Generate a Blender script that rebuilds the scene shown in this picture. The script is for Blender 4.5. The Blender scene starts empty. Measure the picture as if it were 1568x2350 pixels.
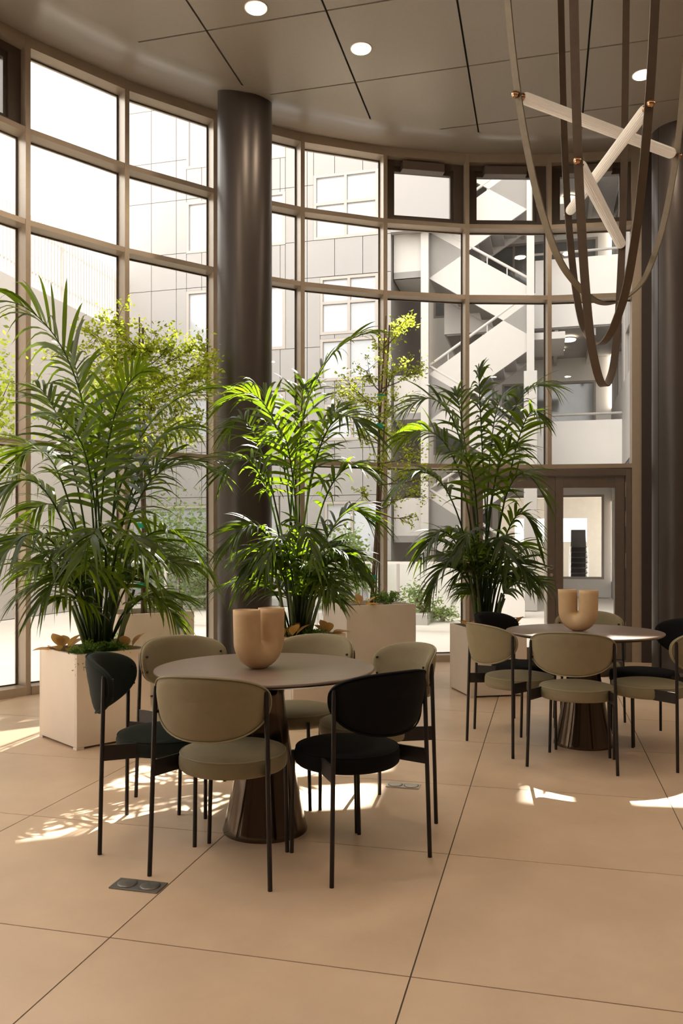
import bpy, math, random
from mathutils import Vector, Matrix
PI = math.pi
scene = bpy.context.scene
COL = scene.collection

# ------------------------------------------------------------------ camera
F_PX, CX, HY, CAMH = 1859.0, 784.0, 1256.0, 1.285       # photograph is 1568 x 2350
cam_d = bpy.data.cameras.new('camera'); cam = bpy.data.objects.new('camera', cam_d); COL.objects.link(cam)
cam.location = (0, 0, CAMH); cam.rotation_euler = (PI/2, 0, 0)
cam_d.sensor_fit = 'VERTICAL'; cam_d.sensor_height = 36.0; cam_d.lens = 36.0*F_PX/2350.0
cam_d.shift_y = (HY-1175.0)/2350.0
cam_d.clip_start = 0.05; cam_d.clip_end = 400
scene.camera = cam
# ------------------------------------------------------------------ sky, sun, exposure
world = bpy.data.worlds.new('sky'); scene.world = world; world.use_nodes = True
bg = world.node_tree.nodes['Background']
bg.inputs[0].default_value = (1.0, 0.965, 0.925, 1); bg.inputs[1].default_value = 3.4
sun_d = bpy.data.lights.new('sun', 'SUN'); sun = bpy.data.objects.new('sun', sun_d); COL.objects.link(sun)
ELEV = math.radians(45.8)
to_sun = Vector((0.195*math.cos(ELEV), 0.981*math.cos(ELEV), math.sin(ELEV)))
sun.rotation_euler = to_sun.to_track_quat('Z', 'Y').to_euler(); sun.location = (4, 30, 34)
sun_d.energy = 30.0; sun_d.angle = math.radians(0.6); sun_d.color = (1.0, 0.93, 0.82)
vs = scene.view_settings
vs.view_transform = 'Standard'; vs.look = 'None'; vs.gamma = 1.0; vs.use_curve_mapping = False
vs.exposure = 0.46

# ------------------------------------------------------------------ helpers
U = Vector((0.2441, 0.9697, 0)); V = Vector((0.9697, -0.2441, 0))   # axes of tiles, ceiling and buildings
def W(s, t, z=0.0): return U*s + V*t + Vector((0, 0, z))
def P(px, py, D): return Vector(((px-CX)/F_PX*D, D, CAMH+(HY-py)/F_PX*D))
C0 = Vector((2.02, 2.83, 0)); RW = 6.35                              # centre and radius of the round hall
def pol(R, a, z=0.0): return Vector((C0.x+R*math.cos(a), C0.y+R*math.sin(a), z))
def ang_of_px(px, R=RW):
    k = (px-CX)/F_PX
    a = 1+k*k; b = -2*(k*C0.x+C0.y); c = C0.x**2+C0.y**2-R*R
    D = (-b+math.sqrt(b*b-4*a*c))/(2*a)
    return math.atan2(D-C0.y, k*D-C0.x)

ORG = {}
def tag(o, label=None, cat=None, group=None, kind=None):
    if label: o['label'] = label
    if cat: o['category'] = cat
    if group: o['group'] = group
    if kind: o['kind'] = kind
    return o
def empty(name, loc=(0, 0, 0), rz=0.0, label=None, cat=None, group=None, kind=None, parent=None):
    o = bpy.data.objects.new(name, None); COL.objects.link(o); o.empty_display_size = 0.1
    o.location = loc; o.rotation_euler = (0, 0, rz)
    if parent is not None: o.parent = parent
    ORG[o.name] = Vector(loc)
    return tag(o, label, cat, group, kind)

class MB:
    def __init__(s): s.v = []; s.f = []; s.sm = []
    def add(s, vs_, fs, smooth=False):
        n = len(s.v); s.v.extend([Vector(p) for p in vs_])
        for f in fs: s.f.append([n+i for i in f]); s.sm.append(smooth)
        return s
    def hexa(s, p):      # p: 4 bottom ccw, 4 top ccw
        return s.add(p, [(3, 2, 1, 0), (4, 5, 6, 7), (0, 1, 5, 4), (1, 2, 6, 5), (2, 3, 7, 6), (3, 0, 4, 7)])
    def box(s, a, b):
        x0, y0, z0 = a; x1, y1, z1 = b
        return s.hexa([(x0, y0, z0), (x1, y0, z0), (x1, y1, z0), (x0, y1, z0), (x0, y0, z1), (x1, y0, z1), (x1, y1, z1), (x0, y1, z1)])
    def stbox(s, s0, s1, t0, t1, z0, z1):
        return s.hexa([W(s0, t0, z0), W(s0, t1, z0), W(s1, t1, z0), W(s1, t0, z0), W(s0, t0, z1), W(s0, t1, z1), W(s1, t1, z1), W(s1, t0, z1)])
    def prism(s, poly, z0, z1):
        n = len(poly); vs_ = [(p[0], p[1], z0) for p in poly]+[(p[0], p[1], z1) for p in poly]
        return s.add(vs_, [tuple(range(n-1, -1, -1)), tuple(range(n, 2*n))]+[(i, (i+1) % n, n+(i+1) % n, n+i) for i in range(n)])
    def tube(s, pts, r, n=10, caps=True, smooth=True):
        pts = [Vector(p) for p in pts]; m = len(pts)
        rr = r if isinstance(r, (list, tuple)) else [r]*m
        t0 = (pts[1]-pts[0]).normalized()
        ref = Vector((0, 0, 1)) if abs(t0.z) < 0.9 else Vector((1, 0, 0))
        a = t0.cross(ref).normalized(); vs_ = []
        for i in range(m):
            t = (pts[min(i+1, m-1)]-pts[max(i-1, 0)]).normalized()
            a = (a-t*a.dot(t)).normalized(); b = t.cross(a)
            for k in range(n):
                q = 2*PI*k/n
                vs_.append(pts[i]+(a*math.cos(q)+b*math.sin(q))*rr[i])
        fs = [(i*n+k, i*n+(k+1) % n, (i+1)*n+(k+1) % n, (i+1)*n+k) for i in range(m-1) for k in range(n)]
        s.add(vs_, fs, smooth)
        if caps:
            s.add(vs_[:n], [tuple(range(n-1, -1, -1))]); s.add(vs_[-n:], [tuple(range(n))])
        return s
    def lathe(s, prof, n=48, c=(0, 0, 0), smooth=True, cap=True):
        vs_ = [(c[0]+r*math.cos(2*PI*k/n), c[1]+r*math.sin(2*PI*k/n), c[2]+z) for r, z in prof for k in range(n)]
        m = len(prof)
        fs = [(i*n+k, i*n+(k+1) % n, (i+1)*n+(k+1) % n, (i+1)*n+k) for i in range(m-1) for k in range(n)]
        s.add(vs_, fs, smooth)
        if cap:
            s.add(vs_[:n], [tuple(range(n-1, -1, -1))]); s.add(vs_[-n:], [tuple(range(n))])
        return s
    def ball(s, c, r, n=12, m=8, sc=(1, 1, 1)):
        c = Vector(c); vs_ = []
        for i in range(m+1):
            th = PI*i/m
            for k in range(n):
                ph = 2*PI*k/n
                vs_.append(c+Vector((r*math.sin(th)*math.cos(ph)*sc[0], r*math.sin(th)*math.sin(ph)*sc[1], -r*math.cos(th)*sc[2])))
        fs = [(i*n+k, i*n+(k+1) % n, (i+1)*n+(k+1) % n, (i+1)*n+k) for i in range(m) for k in range(n)]
        return s.add(vs_, fs, True)
    def mesh(s, name, off=None):
        me = bpy.data.meshes.new(name)
        vv = s.v if off is None else [p-off for p in s.v]
        me.from_pydata([tuple(p) for p in vv], [], s.f)
        me.polygons.foreach_set('use_smooth', s.sm)
        me.update()
        return me
    def build(s, name, mat, parent=None, world=False, bevel=0.0, org=None, sub=0):
        """world=True: vertices are world coordinates; they are moved into the parent's frame (org)."""
        off = None; loc = None
        if world and parent is not None:
            p = parent
            off = ORG.get(p.name)
            if off is None and p.parent is not None: off = ORG.get(p.parent.name)
        if parent is None and world:
            lo = Vector((min(p.x for p in s.v), min(p.y for p in s.v), min(p.z for p in s.v)))
            hi = Vector((max(p.x for p in s.v), max(p.y for p in s.v), 0))
            loc = Vector(((lo.x+hi.x)/2, (lo.y+hi.y)/2, lo.z)); off = loc
        o = bpy.data.objects.new(name, s.mesh(name, off)); COL.objects.link(o)
        if mat is not None: o.data.materials.append(mat)
        if parent is not None: o.parent = parent
        if loc is not None: o.location = loc; ORG[o.name] = loc
        if bevel:
            m = o.modifiers.new('bevel', 'BEVEL'); m.width = bevel; m.segments = 2; m.limit_method = 'ANGLE'
        if sub:
            m = o.modifiers.new('sub', 'SUBSURF'); m.levels = sub; m.render_levels = sub
        return o
def dup_tree(o, parent=None):
    c = o.copy(); COL.objects.link(c)
    if parent is not None: c.parent = parent
    for ch in list(o.children): dup_tree(ch, c)
    return c

# ------------------------------------------------------------------ materials
def mat(name, col, rough=0.5, metal=0.0, noise=0.0, nscale=8.0, bump=0.0, bscale=200.0, spec=0.5, sheen=0.0, emit=None, estr=0.0, col2=None, stretch=None, coat=0.0):
    m = bpy.data.materials.new(name); m.use_nodes = True; nt = m.node_tree; b = nt.nodes['Principled BSDF']
    b.inputs['Base Color'].default_value = (*col, 1); b.inputs['Roughness'].default_value = rough
    b.inputs['Metallic'].default_value = metal; b.inputs['Specular IOR Level'].default_value = spec
    if coat: b.inputs['Coat Weight'].default_value = coat; b.inputs['Coat Roughness'].default_value = 0.15
    if sheen:
        b.inputs['Sheen Weight'].default_value = sheen; b.inputs['Sheen Roughness'].default_value = 0.35
        b.inputs['Sheen Tint'].default_value = (min(1, col[0]*1.6+.2), min(1, col[1]*1.6+.2), min(1, col[2]*1.6+.2), 1)
    if emit: b.inputs['Emission Color'].default_value = (*emit, 1); b.inputs['Emission Strength'].default_value = estr
    tc = nt.nodes.new('ShaderNodeTexCoord'); src = tc.outputs['Object']
    if stretch:
        mp = nt.nodes.new('ShaderNodeMapping'); mp.inputs['Scale'].default_value = stretch
        nt.links.new(src, mp.inputs['Vector']); src = mp.outputs['Vector']
    if noise or col2:
        n = nt.nodes.new('ShaderNodeTexNoise'); n.inputs['Scale'].default_value = nscale; n.inputs['Detail'].default_value = 6
        n.inputs['Roughness'].default_value = 0.6
        nt.links.new(src, n.inputs['Vector'])
        r = nt.nodes.new('ShaderNodeValToRGB')
        c2 = col2 or tuple(c*(1+noise) for c in col); c1 = col if col2 else tuple(c*(1-noise) for c in col)
        r.color_ramp.elements[0].position = 0.3; r.color_ramp.elements[1].position = 0.7
        r.color_ramp.elements[0].color = (*c1, 1); r.color_ramp.elements[1].color = (*c2, 1)
        nt.links.new(n.outputs['Fac'], r.inputs['Fac']); nt.links.new(r.outputs['Color'], b.inputs['Base Color'])
    if bump:
        n2 = nt.nodes.new('ShaderNodeTexNoise'); n2.inputs['Scale'].default_value = bscale; n2.inputs['Detail'].default_value = 3
        bp = nt.nodes.new('ShaderNodeBump'); bp.inputs['Strength'].default_value = bump; bp.inputs['Distance'].default_value = 0.002
        nt.links.new(src, n2.inputs['Vector']); nt.links.new(n2.outputs['Fac'], bp.inputs['Height'])
        nt.links.new(bp.outputs['Normal'], b.inputs['Normal'])
    return m
def leaf_mat(name, col, trans, tw=0.5, rough=0.35, var=0.35):
    m = bpy.data.materials.new(name); m.use_nodes = True; nt = m.node_tree; b = nt.nodes['Principled BSDF']
    out = nt.nodes['Material Output']
    b.inputs['Roughness'].default_value = rough
    geo = nt.nodes.new('ShaderNodeNewGeometry')
    def ramp(c):
        r = nt.nodes.new('ShaderNodeValToRGB')
        r.color_ramp.elements[0].color = (*[x*(1-var) for x in c], 1); r.color_ramp.elements[1].color = (*[min(1, x*(1+var)) for x in c], 1)
        nt.links.new(geo.outputs['Random Per Island'], r.inputs['Fac']); return r
    r1 = ramp(col); r2 = ramp(trans)
    nt.links.new(r1.outputs['Color'], b.inputs['Base Color'])
    t = nt.nodes.new('ShaderNodeBsdfTranslucent'); nt.links.new(r2.outputs['Color'], t.inputs['Color'])
    mx = nt.nodes.new('ShaderNodeMixShader'); mx.inputs[0].default_value = tw
    nt.links.new(b.outputs[0], mx.inputs[1]); nt.links.new(t.outputs[0], mx.inputs[2]); nt.links.new(mx.outputs[0], out.inputs[0])
    return m
def glass_mat(name, tint=(0.97, 0.98, 0.97), refl=0.04, rough=0.0):
    m = bpy.data.materials.new(name); m.use_nodes = True; nt = m.node_tree
    for n in list(nt.nodes): nt.nodes.remove(n)
    out = nt.nodes.new('ShaderNodeOutputMaterial'); tr = nt.nodes.new('ShaderNodeBsdfTransparent'); tr.inputs[0].default_value = (*tint, 1)
    gl = nt.nodes.new('ShaderNodeBsdfGlossy'); gl.inputs['Roughness'].default_value = rough
    fr = nt.nodes.new('ShaderNodeFresnel'); fr.inputs[0].default_value = 1.2
    mx = nt.nodes.new('ShaderNodeMixShader')
    ad = nt.nodes.new('ShaderNodeMath'); ad.operation = 'MULTIPLY_ADD'; ad.inputs[1].default_value = 0.8; ad.inputs[2].default_value = refl*0.3
    nt.links.new(fr.outputs[0], ad.inputs[0]); nt.links.new(ad.outputs[0], mx.inputs[0])
    nt.links.new(tr.outputs[0], mx.inputs[1]); nt.links.new(gl.outputs[0], mx.inputs[2]); nt.links.new(mx.outputs[0], out.inputs[0])
    return m

M = {}
M['tile'] = mat('beige_stone_tile', (0.60, 0.445, 0.32), 0.36, col2=(0.71, 0.54, 0.395), nscale=2.2, bump=0.12, bscale=60, spec=0.45)
M['grout'] = mat('grout', (0.12, 0.095, 0.075), 0.9)
M['ceil'] = mat('taupe_ceiling_panel', (0.27, 0.232, 0.195), 0.33, noise=0.03, nscale=30, spec=0.5)
M['groove'] = mat('ceiling_groove', (0.02, 0.018, 0.016), 0.9)
M['frame'] = mat('bronze_window_frame', (0.46, 0.385, 0.31), 0.38, metal=0.3, noise=0.04, nscale=15)
M['sash'] = mat('dark_bronze_sash', (0.105, 0.082, 0.068), 0.45, metal=0.2, noise=0.05, nscale=15)
M['door'] = mat('brown_door_frame', (0.17, 0.135, 0.115), 0.45, metal=0.1, noise=0.05, nscale=15)
M['column'] = mat('dark_satin_column', (0.065, 0.053, 0.048), 0.36, metal=0.4, noise=0.04, nscale=6, stretch=(1, 1, .1))
M['glass'] = glass_mat('window_glass')
M['wall'] = mat('warm_plaster', (0.26, 0.21, 0.165), 0.8, noise=0.03, bump=0.1)
M['dwall'] = mat('dark_brown_panel', (0.045, 0.034, 0.032), 0.55, noise=0.06)
M['base'] = mat('pale_baseboard', (0.6, 0.54, 0.47), 0.5)
M['white_ext'] = mat('white_render', (0.47, 0.44, 0.415), 0.8, noise=0.03, nscale=1.5)
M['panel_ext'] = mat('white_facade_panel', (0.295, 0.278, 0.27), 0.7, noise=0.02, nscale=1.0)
M['seam'] = mat('facade_seam', (0.25, 0.225, 0.205), 0.9)
M['grey_ext'] = mat('grey_soffit', (0.38, 0.36, 0.345), 0.8, noise=0.05)
M['winframe_ext'] = mat('pale_window_frame', (0.36, 0.32, 0.29), 0.6, noise=0.03)
M['winglass_ext'] = mat('facade_glass', (0.36, 0.37, 0.40), 0.06, noise=0.1, nscale=1.0, spec=0.9)
M['winglass_dark'] = mat('dark_facade_glass', (0.20, 0.20, 0.195), 0.08, noise=0.2, nscale=1.2, spec=0.8)
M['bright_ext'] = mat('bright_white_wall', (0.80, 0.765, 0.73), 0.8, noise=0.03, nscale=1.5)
M['steel_white'] = mat('white_painted_steel', (0.47, 0.44, 0.415), 0.5, noise=0.02)
M['ground'] = mat('pale_concrete_paving', (0.66, 0.60, 0.535), 0.8, noise=0.06, nscale=0.8)
M['concrete'] = mat('pale_concrete_wall', (0.45, 0.41, 0.375), 0.85, noise=0.07, nscale=0.9)
M['slat'] = mat('grey_fence_slat', (0.50, 0.465, 0.44), 0.6, noise=0.03)
M['planter'] = mat('cream_planter', (0.74, 0.645, 0.555), 0.62, noise=0.03, nscale=5, bump=0.05)
M['soil'] = mat('dark_soil', (0.05, 0.032, 0.022), 0.95, noise=0.4, nscale=60, bump=0.8, bscale=80)
M['sage'] = mat('sage_velvet', (0.215, 0.18, 0.11), 0.85, noise=0.06, nscale=14, sheen=0.45, bump=0.15, bscale=900)
M['sagepipe'] = mat('sage_piping', (0.28, 0.24, 0.155), 0.8, sheen=0.3)
M['green'] = mat('dark_green_velvet', (0.005, 0.011, 0.008), 0.8, spec=0.3, noise=0.15, nscale=14, sheen=0.06, bump=0.15, bscale=900)
M['black'] = mat('black_velvet', (0.0025, 0.0022, 0.003), 0.85, spec=0.2, noise=0.15, nscale=14, bump=0.15, bscale=900)
M['steel'] = mat('black_powder_coat', (0.012, 0.009, 0.009), 0.42, metal=0.2, noise=0.1)
M['tabletop'] = mat('brown_table_top', (0.225, 0.165, 0.135), 0.33, noise=0.10, nscale=5, spec=0.5, stretch=(1, 6, 1))
M['tableedge'] = mat('dark_table_edge', (0.03, 0.02, 0.017), 0.45, noise=0.1)
M['bronze'] = mat('polished_dark_bronze', (0.10, 0.078, 0.060), 0.13, metal=0.9, noise=0.08, nscale=3)
M['vase'] = mat('sand_ceramic', (0.58, 0.405, 0.235), 0.62, noise=0.05, nscale=20, bump=0.1, bscale=300)
M['strap'] = mat('brown_leather_strap', (0.085, 0.058, 0.04), 0.5, noise=0.12, nscale=25, bump=0.2, bscale=300)
M['strap2'] = mat('olive_leather_strap', (0.16, 0.125, 0.08), 0.5, noise=0.12, nscale=25, bump=0.2, bscale=300)
M['brass'] = mat('copper_knob', (0.55, 0.33, 0.20), 0.22, metal=1.0)
M['tube'] = mat('ribbed_glass_tube', (0.80, 0.75, 0.68), 0.25, noise=0.03, nscale=10, emit=(1.0, 0.88, 0.72), estr=0.12)
M['lamp_rim'] = mat('downlight_rim', (0.5, 0.45, 0.4), 0.4)
M['lamp'] = mat('downlight_lens', (1, 0.9, 0.8), 0.3, emit=(1.0, 0.80, 0.55), estr=9.0)
M['lamp_ext'] = mat('courtyard_lamp_lens', (1, 0.9, 0.8), 0.3, emit=(1.0, 0.86, 0.66), estr=2.6)
M['outlet'] = mat('brushed_steel_plate', (0.25, 0.24, 0.23), 0.35, metal=0.7, noise=0.06)
M['outlet2'] = mat('brushed_aluminium_plate', (0.62, 0.60, 0.57), 0.3, metal=0.5, noise=0.04)
M['palm'] = leaf_mat('kentia_leaflet', (0.012, 0.026, 0.005), (0.17, 0.265, 0.006), 0.46, 0.42)
M['petiole'] = mat('green_stem', (0.075, 0.115, 0.03), 0.5, noise=0.25, nscale=12)
M['tleaf'] = leaf_mat('small_tree_leaf', (0.06, 0.10, 0.015), (0.56, 0.64, 0.05), 0.68, 0.4)
M['bark'] = mat('brown_bark', (0.13, 0.085, 0.055), 0.85, noise=0.25, nscale=30, bump=0.5, bscale=60)
M['tape'] = mat('turquoise_plant_tie', (0.01, 0.36, 0.26), 0.5)
M['caladium'] = leaf_mat('orange_green_leaf', (0.52, 0.27, 0.11), (0.75, 0.42, 0.10), 0.45, 0.4, 0.45)
M['fern'] = leaf_mat('fern_leaf', (0.07, 0.14, 0.02), (0.32, 0.52, 0.05), 0.45, 0.5)
M['bush'] = leaf_mat('garden_leaf', (0.13, 0.20, 0.06), (0.40, 0.52, 0.14), 0.45, 0.5)
M['chrome'] = mat('chrome_leg', (0.6, 0.6, 0.6), 0.2, metal=1.0)
M['shell'] = mat('dark_plastic_shell', (0.03, 0.028, 0.03), 0.5)
M['screen'] = mat('small_blue_led', (0.02, 0.02, 0.1), 0.3, emit=(0.25, 0.2, 1.0), estr=3.0)

# ------------------------------------------------------------------ floor
def clip_poly(poly, circ):
    """clip a convex polygon by a convex ccw polygon"""
    out = poly
    n = len(circ)
    for i in range(n):
        a, b = circ[i], circ[(i+1) % n]
        nx, ny = -(b[1]-a[1]), (b[0]-a[0])
        src, out = out, []
        for j in range(len(src)):
            p, q = src[j], src[(j+1) % len(src)]
            dp = (p[0]-a[0])*nx+(p[1]-a[1])*ny; dq = (q[0]-a[0])*nx+(q[1]-a[1])*ny
            if dp >= 0: out.append(p)
            if (dp >= 0) != (dq >= 0):
                k = dp/(dp-dq); out.append((p[0]+(q[0]-p[0])*k, p[1]+(q[1]-p[1])*k))
        if len(out) < 3: return []
    return out
def circle_poly(R, n=96): return [(C0.x+R*math.cos(2*PI*i/n), C0.y+R*math.sin(2*PI*i/n)) for i in range(n)]
def grid_pieces(parent, name, material, o_s, o_t, size, gap, R, z0, z1):
    circ = circle_poly(R)
    full = None
    cs, ct = C0.dot(U), C0.dot(V)
    i0 = int(math.floor((cs-R-o_s)/size)); i1 = int(math.ceil((cs+R-o_s)/size))
    j0 = int(math.floor((ct-R-o_t)/size)); j1 = int(math.ceil((ct+R-o_t)/size))
    for i in range(i0, i1):
        for j in range(j0, j1):
            s0, s1 = o_s+i*size+gap/2, o_s+(i+1)*size-gap/2; t0, t1 = o_t+j*size+gap/2, o_t+(j+1)*size-gap/2
            c = W((s0+s1)/2, (t0+t1)/2)
            rect = [W(s0, t1), W(s1, t1), W(s1, t0), W(s0, t0)]
            rect = [(p.x, p.y) for p in rect]
            inside = all((p[0]-C0.x)**2+(p[1]-C0.y)**2 < (R*0.998)**2 for p in rect)
            if inside:
                if full is None:
                    full = MB().prism([(p[0]-c.x, p[1]-c.y) for p in rect], z0, z1).mesh(name); full.materials.append(material)
                me = full
            else:
                poly = clip_poly(rect, circ)
                if len(poly) < 3: continue
                ar = abs(sum(poly[k][0]*poly[(k+1) % len(poly)][1]-poly[(k+1) % len(poly)][0]*poly[k][1] for k in range(len(poly))))/2
                if ar < 0.01: continue
                me = MB().prism([(p[0]-c.x, p[1]-c.y) for p in poly], z0, z1).mesh(name); me.materials.append(material)
            o = bpy.data.objects.new(name, me); COL.objects.link(o); o.parent = parent; o.location = (c.x, c.y, 0)
floor = MB().prism(circle_poly(RW+0.25), -0.25, -0.003).build('floor', M['grout']); tag(floor, kind='structure')
gx = P(1030.8, 1960, F_PX*CAMH/704.0)
grid_pieces(floor, 'tile', M['tile'], gx.dot(U), gx.dot(V), 1.0, 0.005, RW+0.0, -0.02, 0.0)

# ------------------------------------------------------------------ ceiling
ZC = CAMH+4.15; ZW = CAMH+4.45; RC = 5.33
ceil = MB().prism(circle_poly(RC), ZC+0.02, ZC+0.06).build('ceiling', M['groove']); tag(ceil, kind='structure')
cp = P(1074, 152, F_PX*4.15/1104.0)
grid_pieces(ceil, 'panel', M['ceil'], cp.dot(U), cp.dot(V), 0.996, 0.016, RC, ZC, ZC+0.025)
ring = MB()
N = 144; prof = [(RC-0.015, ZC-0.0006), (RC, ZC-0.0006), (RC+0.08, ZC+0.006), (RC+0.22, ZC+0.055), (RC+0.5, ZC+0.165), (RC+0.8, ZC+0.255), (RW+0.02, ZW+0.005), (RW+0.3, ZW+0.02)]
vsr = [pol(r, 2*PI*k/N, z) for r, z in prof for k in range(N)]
ring.add(vsr, [(i*N+k, (i+1)*N+k, (i+1)*N+(k+1) % N, i*N+(k+1) % N) for i in range(len(prof)-1) for k in range(N)], True)
ring.build('rim', M['ceil'], ceil)
roof = MB().prism(circle_poly(RW+0.23), ZW+0.05, ZW+0.45).build('roof_slab', M['white_ext'], ceil)

# ------------------------------------------------------------------ glazing
MPX = [65, 292, 495, 695, 885, 1073, 1262, 1462]
A = [ang_of_px(p) for p in MPX]                     # decreasing angles, left to right
step = (A[0]-A[-1])/7.0
left_ext = [A[0]+step*(k+1) for k in range(6)]
ANG = list(reversed(left_ext))+A
R_IN, R_GL, R_OUT = RW, RW+0.165, RW+0.20
TZ = [2.20, 4.115, 4.915]; ZH = ZW-0.095
def radial_quad(R0, R1, a0, a1, z0, z1):
    return [pol(R0, a0, z0), pol(R0, a1, z0), pol(R1, a1, z0), pol(R1, a0, z0), pol(R0, a0, z1), pol(R0, a1, z1), pol(R1, a1, z1), pol(R1, a0, z1)]
def mullion(parent, a, z1=ZW, w=0.046, m='frame'):
    r = Vector((math.cos(a), math.sin(a), 0)); t = Vector((math.sin(a), -math.cos(a), 0)); c = pol(0, a)
    q = [c+r*R_IN-t*w/2, c+r*R_IN+t*w/2, c+r*R_OUT+t*w/2, c+r*R_OUT-t*w/2]
    MB().hexa([p+Vector((0, 0, 0)) for p in q]+[p+Vector((0, 0, z1)) for p in q]).build('mullion', M[m], parent, True)
def inset(a0, a1, d):           # move angles inwards by d metres
    e = d/RW*(1 if a1 > a0 else -1); return a0+e, a1-e
nb = len(ANG)-1
SASH_PX = {len(left_ext)-1, len(left_ext)+4, len(left_ext)+5, len(left_ext)+6}
DOORS = {len(left_ext)+5, len(left_ext)+6}
for b in range(nb):
    a0, a1 = ANG[b], ANG[b+1]
    mid = pol(RW, (a0+a1)/2)
    win = empty('window_%d' % (b+1), mid, kind='structure')
    mullion(win, a0)
    if b == nb-1: mullion(win, a1, w=0.10)
    b0, b1 = inset(a0, a1, 0.023)
    door = b in DOORS
    zs = TZ
    for z in zs:
        MB().hexa(radial_quad(R_IN+0.004, R_OUT, b0, b1, z-0.024, z+0.024)).build('transom', M['frame'], win, True)
    MB().hexa(radial_quad(R_IN+0.002, R_OUT, b0, b1, ZH, ZW+0.03)).build('head', M['frame'], win, True)
    if not door:
        MB().hexa(radial_quad(R_IN-0.02, R_OUT, b0, b1, 0.0, 0.075)).build('sill', M['frame'], win, True)
    rows = [(0.075, TZ[0]-0.024), (TZ[0]+0.024, TZ[1]-0.024), (TZ[1]+0.024, TZ[2]-0.024), (TZ[2]+0.024, ZH)]
    for i, (z0, z1) in enumerate(rows):
        if i == 0 and door: continue
        if i == 3 and (b in SASH_PX):
            sash = MB()
            for lo, hi, q0, q1 in ((0.0, 0.0, z0, z0+0.06), (0.0, 0.0, z1-0.06, z1)):
                sash.hexa(radial_quad(R_GL-0.075, R_GL+0.02, b0, b1, q0, q1))
            for k0, k1 in ((b0, b0+(b1-b0)*0.095), (b1-(b1-b0)*0.12, b1)):
                sash.hexa(radial_quad(R_GL-0.075, R_GL+0.02, k0, k1, z0+0.06, z1-0.06))
            so = sash.build('sash', M['sash'], win, True)
            c0, c1 = b0+(b1-b0)*0.095, b1-(b1-b0)*0.12
            inner = MB()
            for q0, q1 in ((z0+0.06, z0+0.095), (z1-0.115, z1-0.06)):
                inner.hexa(radial_quad(R_GL-0.045, R_GL+0.01, c0, c1, q0, q1))
            for k0, k1 in ((c0, c0+(c1-c0)*0.04), (c1-(c1-c0)*0.05, c1)):
                inner.hexa(radial_quad(R_GL-0.045, R_GL+0.01, k0, k1, z0+0.095, z1-0.115))
            inner.build('sash_frame', M['sash'], so, True)
            MB().hexa(radial_quad(R_GL-0.015, R_GL-0.005, c0, c1, z0+0.06, z1-0.06)).build('pane', M['glass'], so, True)
            d = b1-b0
            MB().hexa(radial_quad(R_GL-0.155, R_GL-0.05, b0+d*0.2, b0+d*0.74, z1-0.125, z1-0.03)).build('window_opener', M['door'], so, True, bevel=0.004)
            tag(so.children[2], 'long boxy window opener under the head')
            continue
        MB().hexa(radial_quad(R_GL-0.006, R_GL+0.006, b0, b1, z0, z1)).build('pane', M['glass'], win, True)
        # slim dark gasket round the pane
        g = MB()
        for q0, q1 in ((z0, z0+0.012), (z1-0.012, z1)): g.hexa(radial_quad(R_GL-0.018, R_GL-0.006, b0, b1, q0, q1))
        e = (b1-b0)*0.016
        for k0, k1 in ((b0, b0+e), (b1-e, b1)): g.hexa(radial_quad(R_GL-0.018, R_GL-0.006, k0, k1, z0+0.012, z1-0.012))
        g.build('gasket', M['sash'], win, True)

# double door
dl, dr = pol(R_IN+0.02, A[5]), pol(R_IN+0.02, A[7])
ex = (dr-dl).normalized(); ny = Vector((-ex.y, ex.x, 0)); DW = (dr-dl).length
door_o = empty('door_1', (dl+dr)/2, kind='structure')
def dbox(x0, x1, y0, y1, z0, z1, mb=None):
    mb = mb or MB()
    q = [dl+ex*x0+ny*y0, dl+ex*x1+ny*y0, dl+ex*x1+ny*y1, dl+ex*x0+ny*y1]
    return mb.hexa([p+Vector((0, 0, z0)) for p in q]+[p+Vector((0, 0, z1)) for p in q])
fr = MB()
dbox(0.02, 0.09, 0.0, 0.16, 0, 2.17, fr); dbox(DW-0.115, DW-0.045, 0.0, 0.16, 0, 2.17, fr); dbox(0.09, DW-0.115, 0.0, 0.16, 2.09, 2.17, fr)
dbox(0.0, DW, 0.0, 0.2, -0.001, 0.015, fr)
fr.build('door_frame', M['door'], door_o, True, bevel=0.004)
xm = DW*0.528
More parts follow.
